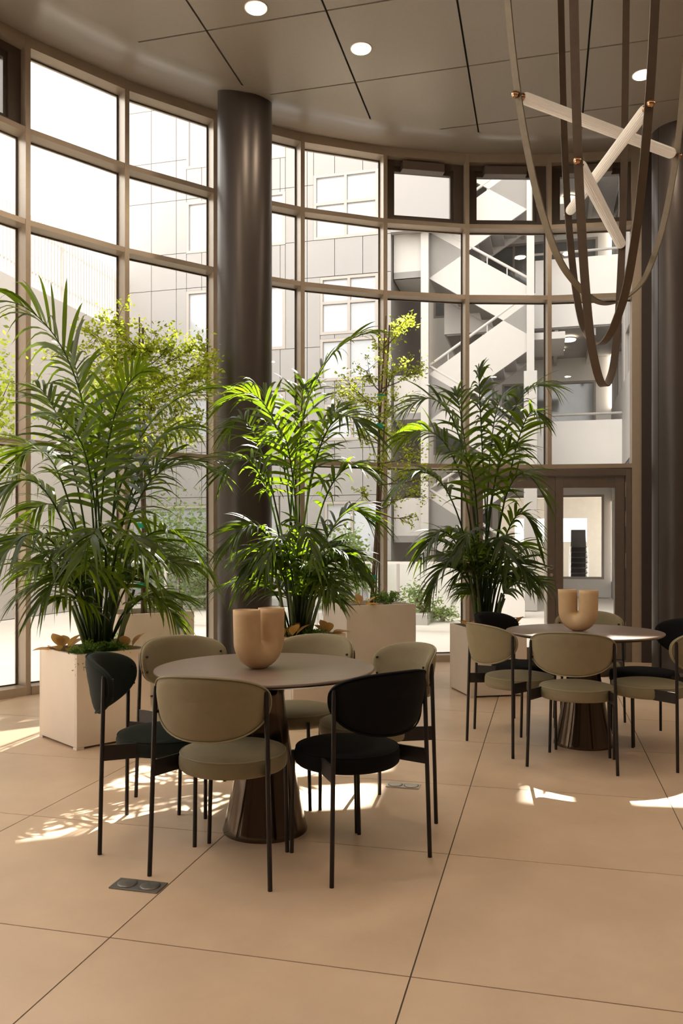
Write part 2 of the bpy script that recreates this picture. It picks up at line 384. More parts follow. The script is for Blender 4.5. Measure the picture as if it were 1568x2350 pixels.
for k, (x0, x1) in enumerate(((0.095, xm-0.003), (xm+0.003, DW-0.12))):
    lf = MB(); z0, z1 = 0.02, 2.085
    sl, sr = (0.09, 0.085) if k == 0 else (0.085, 0.11)
    dbox(x0, x0+sl, 0.03, 0.09, z0, z1, lf); dbox(x1-sr, x1, 0.03, 0.09, z0, z1, lf)
    dbox(x0+sl, x1-sr, 0.03, 0.09, z1-0.13, z1, lf); dbox(x0+sl, x1-sr, 0.03, 0.09, z0, z0+0.13, lf)
    leaf = lf.build('door_leaf', M['door'], door_o, True, bevel=0.003)
    dbox(x0+sl, x1-sr, 0.055, 0.065, z0+0.13, z1-0.13).build('pane', M['glass'], leaf, True)
    if k == 0:
        hb = dl+ex*(x1-0.045)+ny*0.03; h = MB()
        h.tube([hb+Vector((0, 0, 1.06)), hb-ny*0.05+Vector((0, 0, 1.06)), hb-ny*0.055-ex*0.02+Vector((0, 0, 1.06)), hb-ny*0.055-ex*0.13+Vector((0, 0, 1.06))], 0.010, 8)
        h.tube([hb+Vector((0, 0, 1.06)), hb-ny*0.008+Vector((0, 0, 1.06))], 0.026, 14)
        h.tube([hb+Vector((0, 0, 0.97)), hb-ny*0.008+Vector((0, 0, 0.97))], 0.022, 14)
        h.build('door_handle', M['chrome'], leaf, True)
    else:
        for z in (0.28, 1.05, 1.52, 1.85):
            q = dl+ex*(x1+0.012)+ny*0.015+Vector((0, 0, z)); MB().tube([q, q+Vector((0, 0, 0.17))], 0.013, 8).build('hinge', M['frame'], leaf, True)

# wall right of the glazing, running round behind the camera
aE = A[-1]-0.05/RW; aS = ANG[0]-2*PI
def wall_arc(name, a0, a1, m, R0=RW+0.02, R1=RW+0.25, n=60, z0=0.0, z1=ZW+0.03, parent=None):
    mb = MB(); aa = [a0+(a1-a0)*k/n for k in range(n+1)]
    vv = []
    for a in aa: vv += [pol(R0, a, z0), pol(R1, a, z0), pol(R1, a, z1), pol(R0, a, z1)]
    fs = []
    for k in range(n):
        o, p = 4*k, 4*k+4
        fs += [(o, o+3, p+3, p), (o+1, p+1, p+2, o+2), (o+3, o+2, p+2, p+3), (o, p, p+1, o+1)]
    fs += [(0, 1, 2, 3), (4*n+3, 4*n+2, 4*n+1, 4*n)]
    mb.add(vv, fs)
    return mb.build(name, m, parent)
aP = aE-0.62/RW
tag(wall_arc('trim_1', aE, aP, M['dwall'], R0=RW-0.02, n=6), kind='structure')
tag(wall_arc('wall_right', aP, aS, M['wall'], n=90), kind='structure')
tag(wall_arc('baseboard_right', aE-0.02, aP-0.6, M['base'], R0=RW-0.05, R1=RW-0.02, n=16, z0=0, z1=0.13), kind='structure')

# columns
def column(c, label, r=0.255):
    o = empty('column', (c[0], c[1], 0), kind='structure', label=label)
    MB().lathe([(r, 0.0), (r, ZC+0.32)], 64).build('shaft', M['column'], o)
    b = MB(); b.lathe([(r+0.004, 0), (r+0.004, 0.06), (r+0.0005, 0.062)], 64); b.build('base_collar', M['sash'], o)
    s = MB()
    for k in (200, 20):
        q = math.radians(k); d = Vector((math.cos(q), math.sin(q), 0)); t = Vector((-d.y, d.x, 0))
        s.hexa([d*(r-.002)-t*.003, d*(r+.001)-t*.003, d*(r+.001)+t*.003, d*(r-.002)+t*.003]+[p+Vector((0, 0, ZC+0.3)) for p in (d*(r-.002)-t*.003, d*(r+.001)-t*.003, d*(r+.001)+t*.003, d*(r-.002)+t*.003)])
    s.build('seam', M['groove'], o)
    return o
column((-0.913, 7.65), 'dark round column between two curved window walls')
column((3.375, 8.1), 'dark round column at the right edge beside the door')

# ------------------------------------------------------------------ downlights
DL = [(128.2, 'round ceiling downlight nearest the top edge, above the column'), (115.4, 'round ceiling downlight in the middle of the panelled ceiling'), (81.7, 'round ceiling downlight behind the hanging straps')]
DL += [(a, None) for a in (147, 166, 185, 204, 223, 242, 261, 280, 299, 318, 337, 356, 15, 34, 53)]  # unseen downlights added round the ceiling for warm fill light
for a, lab in DL:
    p = pol(4.33, math.radians(a))
    o = empty('downlight', (p.x, p.y, ZC), label=lab or 'added unseen ceiling downlight, warm fill light for the hall', cat='ceiling light', group='round recessed ceiling downlights')
    MB().lathe([(0.082, 0.0), (0.092, -0.004), (0.092, 0.0)], 32).build('trim_ring', M['lamp_rim'], o)
    MB().lathe([(0.001, -0.006), (0.08, -0.006), (0.08, -0.002), (0.001, -0.002)], 32, cap=False).build('lens', M['lamp'], o)
    ld = bpy.data.lights.new('downlight_lamp', 'AREA'); ld.shape = 'DISK'; ld.size = 0.15; ld.energy = 12.0; ld.color = (1.0, 0.80, 0.58)
    lo = bpy.data.objects.new('lamp', ld); COL.objects.link(lo); lo.parent = o; lo.location = (0, 0, -0.012)

# ------------------------------------------------------------------ chairs
def make_backrest(Rb=0.27, yc=0.188, T=0.024, za=0.71, up=0.098, dn=0.162, half=0.285):
    """oval pad bent round a vertical cylinder; returns mesh builder and rim points"""
    n = 56; mb = MB(); rings = [0.0, 0.25, 0.5, 0.7, 0.84, 0.93, 0.98, 1.0]
    def pt(r, th, off):
        c, s = math.cos(th), math.sin(th)
        e = 2/2.35 if s > 0 else 2/2.05
        p = half*math.copysign(abs(c)**(2/2.2), c)*r
        q = (up if s > 0 else dn)*math.copysign(abs(s)**e, s)*r
        ph = p/Rb
        z = za+q
        return Vector(((Rb+off)*math.sin(ph), yc-(Rb+off)*math.cos(ph)-(z-0.69)*0.17, z))
    prof = [(r, T*math.sqrt(max(0, 1-r**5))) for r in rings]
    seq = [(r, t) for r, t in prof]+[(r, -t) for r, t in reversed(prof[:-1])]
    vv = [pt(r, 2*PI*k/n, t) for r, t in seq for k in range(n)]
    mb.add(vv, [(i*n+k, i*n+(k+1) % n, (i+1)*n+(k+1) % n, (i+1)*n+k) for i in range(len(seq)-1) for k in range(n)], True)
    rim = [pt(0.965, 2*PI*k/n, T*0.62) for k in range(n+1)]
    return mb, rim, pt
def make_chair(fab, pipe):
    t = empty('dining_chair')
    seat = MB(); r = 0.221
    seat.lathe([(0.001, 0.385), (r-0.03, 0.385), (r-0.012, 0.388), (r-0.003, 0.396), (r, 0.41), (r, 0.438), (r-0.004, 0.45), (r-0.014, 0.460), (r-0.05, 0.468), (r-0.12, 0.472), (0.001, 0.473)], 56, (0, 0.235, 0), cap=False)
    so = seat.build('seat', fab, t)
    pp = [Vector((math.cos(2*PI*k/48)*(r-0.006), 0.235+math.sin(2*PI*k/48)*(r-0.006), 0.4535)) for k in range(49)]
    MB().tube(pp, 0.0032, 6, caps=False).build('piping', pipe, so)
    mb, rim, pt = make_backrest()
    bo = mb.build('backrest', fab, t)
    MB().tube(rim, 0.0035, 6, caps=False).build('piping', pipe, bo)
    for s in (-1, 1):
        top = Vector((s*0.232, 0.012, 0.742)); bot = Vector((s*0.252, 0.0, 0.0))
        MB().tube([bot, bot.lerp(top, 0.98), top], [0.0092, 0.0095, 0.007], 10).build('leg', M['steel'], t)
    for s in (-1, 1):
        b = Vector((s*0.180, 0.385, 0)); q = Vector((s*0.170, 0.388, 0.43))
        MB().tube([b, q], [0.0088, 0.0092], 10).build('leg', M['steel'], t)
    for s in (-1, 1):
        a = Vector((s*0.241, 0.004, 0)); b = Vector((s*0.186, 0.165, 0)); d = (b-a).normalized(); n = Vector((-d.y, d.x, 0))*0.005
        MB().hexa([v+Vector((0, 0, 0.388)) for v in (a-n, a+n, b+n, b-n)]+[v+Vector((0, 0, 0.452)) for v in (a-n, a+n, b+n, b-n)]).build('bracket', M['steel'], t, bevel=0.001)
    for s in (-1, 1):
        for z in (0.642, 0.722):
            a = Vector((s*0.2345, 0.011, z)); b = Vector((s*0.205, 0.045, z))
            MB().tube([a, b], 0.006, 8).build('pin', M['steel'], t)
    return t
sage0 = make_chair(M['sage'], M['sagepipe']); green0 = make_chair(M['green'], M['green']); black0 = make_chair(M['black'], M['black'])
T1 = Vector((-0.348, 3.70, 0)); T2 = Vector((1.585, 5.30, 0))
CH = [  # kind, rear-leg midpoint, facing, label, group
 ('green', (-1.022, 3.640), (0.998, 0.04), 'dark green velvet chair at the left of the near table, beside the palm planter'),
 ('sage', (-0.509, 3.098), (0.278, 0.961), 'sage velvet chair at the front of the near table, back to the camera'),
 ('black', (0.165, 3.209), (-0.598, 0.801), 'near-black velvet chair at the front right of the near table'),
 ('sage', (0.319, 3.990), (-0.876, -0.482), 'sage chair behind the near-black chair, right side of the near table'),
 ('sage', (-0.140, 4.380), (-0.450, -0.890), 'sage chair facing the camera behind the vase on the near table'),
 ('sage', (-0.850, 4.310), (0.566, -0.824), 'sage chair at the back left of the near table, behind the dark green chair'),
 ('sage', (0.938, 5.152), (0.910, 0.413), 'sage chair at the left of the far table, nearest the right planter'),
 ('sage', (1.321, 4.651), (0.388, 0.922), 'sage chair at the front of the far table, back to the camera'),
 ('sage', (2.068, 4.818), (-0.805, 0.604), 'sage chair cut off by the right edge of the picture'),
 ('black', (1.120, 5.910), (0.707, -0.707), 'near-black chair at the back left of the far table, below the right palm'),
 ('sage', (1.840, 6.020), (-0.318, -0.948), 'sage chair behind the vase on the far table, in front of the glass door'),
 ('black', (2.254, 5.423), (-0.997, -0.070), 'near-black chair at the right side of the far table by the dark column'),
]
protos = {'sage': [sage0, False], 'green': [green0, False], 'black': [black0, False]}
for i, (k, p, n, lab) in enumerate(CH):
    pr = protos[k]
    o = pr[0] if not pr[1] else dup_tree(pr[0]); pr[1] = True
    o.location = (p[0], p[1], 0); o.rotation_euler = (0, 0, math.atan2(-n[0], n[1]))
    tag(o, lab, 'chair', 'chairs around the near table' if i < 6 else 'chairs around the far table')

# ------------------------------------------------------------------ tables
def make_table(c, label):
    t = empty('round_table', (c.x, c.y, 0), label=label, cat='table', group='round pedestal tables')
    MB().lathe([(0.001, 0.739), (0.492, 0.739), (0.498, 0.737), (0.5, 0.733), (0.499, 0.729)], 96, cap=False).build('table_top', M['tabletop'], t)
    MB().lathe([(0.499, 0.7295), (0.492, 0.722), (0.455, 0.712), (0.001, 0.712)], 96, cap=False).build('edge_underside', M['tableedge'], t)
    MB().lathe([(0.192, 0.0), (0.193, 0.006), (0.186, 0.03), (0.150, 0.20), (0.120, 0.36), (0.098, 0.50), (0.086, 0.62), (0.10, 0.70), (0.13, 0.7125)], 72).build('pedestal', M['bronze'], t)
    return t
make_table(T1, 'round brown table with dark bronze cone base, nearest the camera')
make_table(T2, 'round brown table with dark bronze cone base, further back by the door')

# ------------------------------------------------------------------ vases: bent tube in a U
def make_vase(c, rz, label, s=1.0):
    o = empty('u_shaped_vase', c, rz, label, 'vase', 'sand coloured bent tube vases')
    r, d, h = 0.061, 0.071, 0.268
    path = []
    zb = d+r-0.004
    for k in range(7): path.append((Vector((-d-0.004*(1-k/6), 0, h-(h-zb)*k/6)), r))
    for k in range(1, 16):
        q = PI*k/16; path.append((Vector((-d*math.cos(q), 0, zb-d*math.sin(q))), r))
    for k in range(7): path.append((Vector((d+0.004*k/6, 0, zb+(h-zb)*k/6)), r))
    mb = MB(); n = 36
    rings = []
    def ring(c_, tx, rad):
        a = Vector((tx.z, 0, -tx.x)); b = Vector((0, 1, 0)); return [c_+(a*math.cos(2*PI*k/n)+b*math.sin(2*PI*k/n)*1.0)*rad for k in range(n)]
    m = len(path)
    tang = []
    for i in range(m):
        tang.append((path[min(i+1, m-1)][0]-path[max(i-1, 0)][0]).normalized())
    tang[0] = Vector((0, 0, -1)); tang[-1] = Vector((0, 0, 1))
    seq = []
    # inner wall of the left mouth, rim, outside, rim, inner wall of the right mouth
    seq.append(ring(path[0][0]-Vector((0, 0, 0.09)), tang[0], r-0.010)); seq.append(ring(path[0][0], tang[0], r-0.008))
    for i in range(m): seq.append(ring(path[i][0], tang[i], path[i][1]))
    seq.append(ring(path[-1][0], tang[-1], r-0.008)); seq.append(ring(path[-1][0]-Vector((0, 0, 0.09)), tang[-1], r-0.010))
    vv = [Vector((p.x, p.y, max(p.z, 0.0))) for rg in seq for p in rg]
    fs = [(i*n+k, i*n+(k+1) % n, (i+1)*n+(k+1) % n, (i+1)*n+k) for i in range(len(seq)-1) for k in range(n)]
    mb.add(vv, fs, True); mb.add(vv[:n], [tuple(range(n))]); mb.add(vv[-n:], [tuple(range(n-1, -1, -1))])
    mb.build('vase_body', M['vase'], o)
    return o
make_vase((-0.372, 3.66, 0.739), math.radians(48), 'sand ceramic U-shaped vase on the near table')
make_vase((1.548, 5.30, 0.739), math.radians(-43), 'sand ceramic U-shaped vase on the far table')

# ------------------------------------------------------------------ planters
def make_planter(corner, ea, eb, la, lb, h, label, foot=0.014):
    """corner: near vertical edge on the floor; ea, eb: unit directions of the two faces"""
    ea = Vector((*ea, 0)).normalized(); eb = Vector((-ea.y, ea.x, 0))
    cen = Vector((*corner, 0))+ea*la/2+eb*lb/2
    o = empty('planter_box', cen, math.atan2(ea.y, ea.x), label, 'planter', 'cream square planters')
    a, b = la/2, lb/2; w = 0.022; mb = MB()
    mb.box((-a, -b, foot), (a, -b+w, h)); mb.box((-a, b-w, foot), (a, b, h)); mb.box((-a, -b+w, foot), (-a+w, b-w, h)); mb.box((a-w, -b+w, foot), (a, b-w, h))
    mb.box((-a+w, -b+w, foot), (a-w, b-w, foot+0.03))
    mb.build('box', M['planter'], o, bevel=0.004)
    for sx in (-1, 1):
        for sy in (-1, 1):
            MB().box((sx*a-(0.05 if sx > 0 else 0), sy*b-(0.05 if sy > 0 else 0), 0), (sx*a+(0.05 if sx < 0 else 0), sy*b+(0.05 if sy < 0 else 0), foot)).build('foot', M['planter'], o)
    so = MB()
    n = 10; rnd = random.Random(3)
    vv = [(-a+w+(2*a-2*w)*i/n, -b+w+(2*b-2*w)*j/n, h-0.045+rnd.uniform(-.008, .012)) for j in range(n+1) for i in range(n+1)]
    so.add(vv, [(j*(n+1)+i, j*(n+1)+i+1, (j+1)*(n+1)+i+1, (j+1)*(n+1)+i) for j in range(n) for i in range(n)], True)
    so.build('soil', M['soil'], o)
    return o, cen
p1, c1 = make_planter((-1.673, 5.115), (0.718, 0.696), None, 0.53, 0.55, 0.605, 'cream planter with the large left palm, beside the dark green chair')
p2, c2 = make_planter((-0.36, 6.05), (0.73, 0.68), None, 0.54, 0.54, 0.605, 'cream planter with the middle palm, hidden behind the near table chairs')
p3, c3 = make_planter((1.095, 6.90), (0.980, 0.20), None, 0.52, 0.52, 0.59, 'cream planter with the right palm, left of the far table')
p4, c4 = make_planter((-1.867, 6.77), (0.80, 0.60), None, 0.70, 0.62, 0.72, 'tall cream planter of the left small-leaved tree by the window')
p5, c5 = make_planter((0.05, 7.84), (0.938, 0.345), None, 0.74, 0.70, 0.72, 'tall cream planter of the slender staked tree behind the middle palm')

# ------------------------------------------------------------------ palms
def bez(a, c, b, t): return a*((1-t)**2)+c*(2*t*(1-t))+b*(t*t)
def make_frond(parent, base, mid, tip, L, rnd, t0=0.38, nl=19, wmax=0.0150, droop=0.55):
    ctrl = (mid-base*0.2025-tip*0.3025)/0.495            # curve passes through mid at t = 0.55
    n = 22; pts = [bez(base, ctrl, tip, i/n) for i in range(n+1)]
    mb = MB()
    mb.tube(pts, [0.0085*(1-0.82*i/n)+0.001 for i in range(n+1)], 5, caps=False)
    flen = sum((pts[i+1]-pts[i]).length for i in range(n))
    twist = rnd.uniform(-0.5, 0.5)
    for side in (-1, 1):
        for k in range(nl):
            t = t0+(1-t0)*(k+rnd.uniform(0.2, 0.8))/nl
            p0 = bez(base, ctrl, tip, t); T = (bez(base, ctrl, tip, min(1, t+0.01))-bez(base, ctrl, tip, t-0.01)).normalized()
            up = Vector((0, 0, 1)); Nn = up-T*up.dot(T)
            if Nn.length < 0.15:
                hz = Vector((tip.x-base.x, tip.y-base.y, 0)); Nn = -(hz-T*hz.dot(T))
                if Nn.length < 1e-3: Nn = Vector((0, -1, 0))
            Nn.normalize(); S = T.cross(Nn)
            Nn, S = Nn*math.cos(twist)+S*math.sin(twist), S*math.cos(twist)-Nn*math.sin(twist)
            u = (t-t0)/(1-t0)
            ang = math.radians(62-40*u+rnd.uniform(-8, 8))
            d = (S*side*math.sin(ang)+T*math.cos(ang)+Nn*(0.22-0.1*u+rnd.uniform(-.12, .12))).normalized()
            ll = L*(0.62+0.5*math.sin(PI*min(1, 0.15+0.7*u)))*(1-0.45*u*u)*rnd.uniform(0.82, 1.12)
            g = droop*rnd.uniform(0.5, 1.5)
            Wd = d.cross(Nn).normalized()
            roll = rnd.uniform(-.5, .5)*side+0.35*side
            Wd = (Wd*math.cos(roll)+Nn*math.sin(roll)).normalized()
            segs = 6; vv = []
            wv = wmax*rnd.uniform(0.8, 1.2)*(1-0.3*u)
            for i in range(segs+1):
                s = i/segs
                q = p0+d*(ll*s*(1-0.15*g*s))+Vector((0, 0, -1))*(ll*g*s**2.2*0.8)
                w = wv*(0.25+0.75*math.sin(PI*min(1, (s+0.06)**0.7)))*(1 if i < segs else 0.05)
                vv += [q-Wd*w, q+Wd*w]
            mb.add(vv, [(2*i, 2*i+1, 2*i+3, 2*i+2) for i in range(segs)], True)
    o = mb.build('frond', M['palm'], parent, True)
    return o
def make_palm(base, D0, fr, label, seed, L, nrand=16, spread=0.75, hmin=0.5, hmax=1.15):
    rnd = random.Random(seed)
    o = empty('kentia_palm', base, 0, label, 'palm', 'kentia palms in cream planters')
    st = MB()
    for k in range(11):
        q = rnd.uniform(0, 2*PI); r = rnd.uniform(0.01, 0.11)
        b = base+Vector((r*math.cos(q), r*math.sin(q), 0)); tp = b+Vector((0.10*math.cos(q)+rnd.uniform(-.03, .03), 0.1*math.sin(q), rnd.uniform(0.25, 0.5)))
        MB().tube([b-Vector((0, 0, 0.02)), b.lerp(tp, .5), tp], [0.017, 0.014, 0.009], 7).build('stem', M['petiole'], o, True)
    for (mx, my, tx, ty, dm, dt, *rest) in fr:
        q = rnd.uniform(0, 2*PI); r = rnd.uniform(0.0, 0.08)
        b = base+Vector((r*math.cos(q), r*math.sin(q), 0.0))
        make_frond(o, b, P(mx, my, D0+dm), P(tx, ty, D0+dt), L*(rest[0] if rest else 1.0), rnd, t0=0.42 if ty < 1150 else 0.34)
    for k in range(nrand):
        q = 2*PI*(k+rnd.uniform(-.3, .3))/nrand*1.618*5; h = rnd.uniform(hmin, hmax); sp = spread*rnd.uniform(0.55, 1.0)
        b = base+Vector((0.06*math.cos(q), 0.06*math.sin(q), 0))
        md = base+Vector((math.cos(q)*sp*0.45, math.sin(q)*sp*0.45, h*0.85)); tp = base+Vector((math.cos(q)*sp, math.sin(q)*sp, h*rnd.uniform(0.72, 1.0)))
        make_frond(o, b, md, tp, L*rnd.uniform(0.7, 0.95), rnd, t0=0.38, nl=17)
    return o
F1 = [(185, 905, 36, 695, -.1, -.25, 1.45), (160, 1040, 85, 885, .15, .3), (325, 1000, 512, 890, .45, .75, .95), (345, 1105, 500, 1085, .25, .5), (110, 1135, 2, 1140, -.3, -.5),
      (110, 1235, 0, 1290, -.25, -.5), (345, 1225, 470, 1300, -.25, -.45), (222, 1100, 235, 935, .1, .1), (270, 1055, 285, 905, .25, .45), (195, 985, 160, 800, .3, .55),
      (165, 1320, 80, 1405, -.35, -.6, .7), (340, 1370, 412, 1440, -.1, -.2, .6), (300, 1150, 420, 1030, .35, .65), (235, 1225, 185, 1290, -.45, -.8, .8), (280, 1235, 340, 1310, -.45, -.75, .8),
      (120, 1060, 25, 1075, .1, .2), (330, 1060, 440, 985, .45, .75, .9), (150, 1180, 60, 1190, .3, .5), (250, 1010, 330, 850, -.1, -.2, .9), (205, 1080, 130, 960, -.25, -.5)]
F2 = [(712, 905, 870, 762, 0, .2, .9), (628, 965, 508, 930, -.2, -.35), (745, 1000, 850, 1000, -.3, -.6), (600, 1095, 515, 1085, -.2, -.4), (640, 1010, 575, 885, .1, .2),
      (690, 1005, 700, 880, 0, .1), (760, 1115, 850, 1090, -.1, -.2), (775, 1195, 845, 1195, .1, .2), (600, 1215, 520, 1265, -.2, -.4, .8), (620, 1280, 540, 1370, -.3, -.5, .6),
      (755, 1265, 835, 1325, -.2, -.35, .7), (650, 1240, 610, 1300, -.45, -.8, .7), (722, 1055, 785, 930, .2, .4), (730, 1340, 790, 1395, -.1, -.2, .5), (690, 1210, 720, 1290, -.45, -.8, .7), (590, 1010, 530, 990, .25, .45),
      (670, 1080, 640, 990, -.3, -.6)]
F3 = [(1104, 965, 1100, 850, 0, 0, .8), (1040, 965, 920, 950, -.1, -.2), (1030, 1030, 905, 1015, .1, .2), (1170, 965, 1268, 890, .1, .2), (1190, 1010, 1240, 960, -.3, -.6, .8),
      (1180, 1100, 1262, 1170, -.2, -.3, .9), (1185, 1185, 1240, 1265, -.1, -.2, .8), (1010, 1105, 895, 1140, -.1, -.2), (1030, 1225, 965, 1285, -.2, -.4, .8), (1035, 1295, 985, 1385, -.2, -.3, .7),
      (1175, 1290, 1222, 1345, -.2, -.3, .7), (1065, 1000, 1045, 905, .2, .3), (1130, 1000, 1165, 905, .2, .4), (1090, 1120, 1050, 1040, -.3, -.6), (1140, 1090, 1190, 1030, -.3, -.5),
      (1085, 1230, 1060, 1280, -.4, -.7, .7), (1140, 1240, 1170, 1300, -.4, -.7, .7)]
b1 = Vector((c1.x+0.03, c1.y+0.03, 0.57)); b2 = Vector((c2.x, c2.y, 0.57)); b3 = Vector((c3.x-0.02, c3.y, 0.555))
make_palm(b1, b1.y, F1, 'largest kentia palm, in the left planter', 11, 0.46, 14, 0.8, 0.4, 0.85)
make_palm(b2, b2.y, F2, 'kentia palm in front of the round column, lit through from behind', 22, 0.45, 14, 0.7, 0.4, 0.9)
make_palm(b3, b3.y, F3, 'kentia palm left of the glass door, behind the far table', 33, 0.42, 14, 0.6, 0.4, 1.1)

# ------------------------------------------------------------------ small-leaved staked trees
def leaf_quad(vv, ff, p, rnd, s, flat=0.3):
    d = Vector((rnd.gauss(0, 1), rnd.gauss(0, 1), rnd.gauss(0, 0.6))).normalized()
    n = Vector((rnd.gauss(0, 1), rnd.gauss(0, 1), rnd.gauss(0.6, 1))).normalized(); w = d.cross(n)
    if w.length < 1e-3: return
    w.normalize(); k = len(vv)
    vv += [p, p+d*s*0.5+w*s*0.24, p+d*s, p+d*s*0.5-w*s*0.24]; ff.append((k, k+1, k+2, k+3))
def make_tree(base, top, clusters, label, seed, per=260, ls=0.030):
    rnd = random.Random(seed)
    o = empty('staked_tree', base, 0, label, 'tree', 'slender staked trees by the curved window')
    kn = [base, base.lerp(top, 0.3)+Vector((0.015, 0, 0)), base.lerp(top, 0.62)+Vector((-0.012, 0.01, 0)), top]
    MB().tube(kn, [0.020, 0.017, 0.012, 0.006], 8).build('trunk', M['bark'], o, True)
    so = Vector((0.035, -0.02, 0))
    MB().tube([base+so, top+so-Vector((0, 0, 0.1))], 0.009, 8).build('stake', M['bark'], o, True)
    for f in (0.10, 0.30, 0.62, 0.72):
        c = base.lerp(top, f)+Vector((0.012, -0.012, 0))
        tp = MB(); tp.lathe([(0.027, -0.022), (0.031, 0), (0.027, 0.022)], 10, c)
        tp.hexa([c+Vector(v) for v in ((-.05, -.02, -.03), (-.02, -.028, -.03), (-.02, -.024, -.03), (-.05, -.016, -.03), (-.06, -.02, .02), (-.02, -.028, .03), (-.02, -.024, .03), (-.06, -.016, .02))])
        tp.build('plant_tie', M['tape'], o, True)
    vv, ff = [], []
    for (c, rad) in clusters:
        f = min(0.97, max(0.35, (c.z-0.25*rad-base.z)/(top.z-base.z)))
        a = base.lerp(top, f*0.93)
        m = a.lerp(c, 0.5)+Vector((0, 0, -0.03))
        br = MB(); br.tube([a, m, c], [0.007, 0.005, 0.003], 5)
        n = int(per*(rad/0.2)**1.7)
        for q in range(9):
            e = c+Vector((rnd.gauss(0, .5), rnd.gauss(0, .5), rnd.gauss(0, .45)))*rad*1.25
            br.tube([m.lerp(c, rnd.uniform(.2, 1)), e], [0.003, 0.0012], 4)
            for w in range(n//9):
                p = m.lerp(c, rnd.random()).lerp(e, rnd.random()) if rnd.random() < .35 else e+Vector((rnd.gauss(0, .28), rnd.gauss(0, .28), rnd.gauss(0, .26)))*rad
                leaf_quad(vv, ff, p, rnd, ls*rnd.uniform(0.7, 1.25))
        br.build('branch', M['bark'], o, True)
    lf = MB().add(vv, ff).build('foliage', M['tleaf'], o, True); tag(lf, kind='stuff')
    return o
tb1 = Vector((c4.x, c4.y, 0.68)); tt1 = P(320, 728, tb1.y)
K1 = [(262, 735, .16), (215, 770, .15), (300, 790, .2), (350, 790, .16), (395, 790, .18), (440, 800, .17), (465, 850, .15), (250, 830, .2), (320, 860, .2), (380, 860, .2), (430, 880, .18), (270, 900, .2), (350, 930, .2),
      (410, 950, .18), (450, 970, .14), (380, 1010, .16), (340, 1030, .14), (290, 970, .17), (230, 870, .15), (480, 830, .10)]
rr = random.Random(5)
make_tree(tb1, tt1, [(P(x, y, tb1.y+rr.uniform(-.4, .0)), r) for x, y, r in K1], 'bushy small-leaved tree behind the left palm, glowing yellow green', 7, 560, 0.042)
tb2 = Vector((c5.x+0.03, c5.y, 0.68)); tt2 = P(886, 725, tb2.y)
K2 = [(900, 745, .12), (930, 735, .11), (880, 790, .12), (905, 850, .13), (950, 850, .13), (840, 850, .12), (800, 880, .11), (790, 930, .14), (840, 920, .15), (900, 930, .15), (870, 990, .17), (820, 990, .13), (920, 1000, .13),
      (950, 1040, .12), (880, 1060, .14), (930, 1090, .11), (830, 1130, .08), (960, 1130, .10), (990, 1090, .08), (780, 900, .08), (905, 1150, .08), (940, 1190, .07)]
make_tree(tb2, tt2, [(P(x, y, tb2.y+rr.uniform(-.3, .3)), r) for x, y, r in K2], 'slender airy staked tree between the middle and right palms', 8, 480, 0.038)

# ------------------------------------------------------------------ underplanting
def leaf_blade(mb, p, d, up, ln, w, curl=0.3, n=6):
    d = d.normalized(); s = d.cross(up).normalized(); u = s.cross(d); vv = []
    for i in range(n+1):
        t = i/n; q = p+d*ln*t-Vector((0, 0, 1))*curl*ln*t*t; ww = w*math.sin(PI*min(1, 0.06+0.94*t**0.8))
        vv += [q-s*ww+u*ww*0.35, q, q+s*ww+u*ww*0.35]
    mb.add(vv, [(3*i+k, 3*i+k+1, 3*i+k+4, 3*i+k+3) for i in range(n) for k in range(2)], True)
def caladium(p, label, seed, size=0.13, n=7):
    rnd = random.Random(seed)
    o = empty('orange_leaf_plant', p, 0, label, 'plant', 'small orange leaved plants in the planters')
    for k in range(n):
        q = 2*PI*k/n+rnd.uniform(-.3, .3); el = rnd.uniform(0.3, 1.0)
        d = Vector((math.cos(q)*math.cos(el), math.sin(q)*math.cos(el), math.sin(el)))
        b = p+Vector((math.cos(q)*.015, math.sin(q)*.015, 0)); m = MB()
        st = b+d*0.05; m.tube([b, st], 0.003, 5)
        leaf_blade(m, st, d, Vector((0, 0, 1)), size*rnd.uniform(.8, 1.2), size*0.30, 0.22)
        m.build('leaf', M['caladium'], o, True)
def fern(p, label, seed, rad=0.14, h=0.10, n=700, ls=0.02, trail=False):
    rnd = random.Random(seed); vv, ff = [], []
    o = empty('fern', p, 0, label, 'plant', 'small green ferns in the planters')
    st = MB()
    for k in range(26):
        q = rnd.uniform(0, 2*PI); r = rad*rnd.uniform(.4, 1.05); zz = h*rnd.uniform(.5, 1.1)
        e = p+Vector((math.cos(q)*r, math.sin(q)*r, zz*(1-0.5*r/rad))); m = p.lerp(e, .5)+Vector((0, 0, zz*.35))
        if trail and k < 5: e = p+Vector((rnd.uniform(-.05, .03), -rad*1.0-rnd.uniform(.01, .05), -rnd.uniform(.03, .10))); m = p+Vector((0, -rad*.7, .05))
        st.tube([p, m, e], 0.0014, 4, caps=False)
        for w in range(n//26):
            t = 0.25+0.75*rnd.random(); q2 = bez(p, m*2-(p+e)*.5, e, t)+Vector((rnd.gauss(0, .012), rnd.gauss(0, .012), rnd.gauss(0, .01)))
            leaf_quad(vv, ff, q2, rnd, ls*rnd.uniform(.7, 1.3))
    st.build('stalks', M['petiole'], o, True); tag(o.children[0], kind='stuff')
    f = MB().add(vv, ff).build('foliage', M['fern'], o, True); tag(f, kind='stuff')
zs1 = 0.575
def inpl(pl, cen, fx, fy, z):
    a = pl.rotation_euler[2]; return Vector((cen.x+math.cos(a)*fx-math.sin(a)*fy, cen.y+math.sin(a)*fx+math.cos(a)*fy, z))
caladium(inpl(p1, c1, -.17, .12, zs1), 'orange and green leaved plant at the left corner of the left palm planter', 1, 0.15)
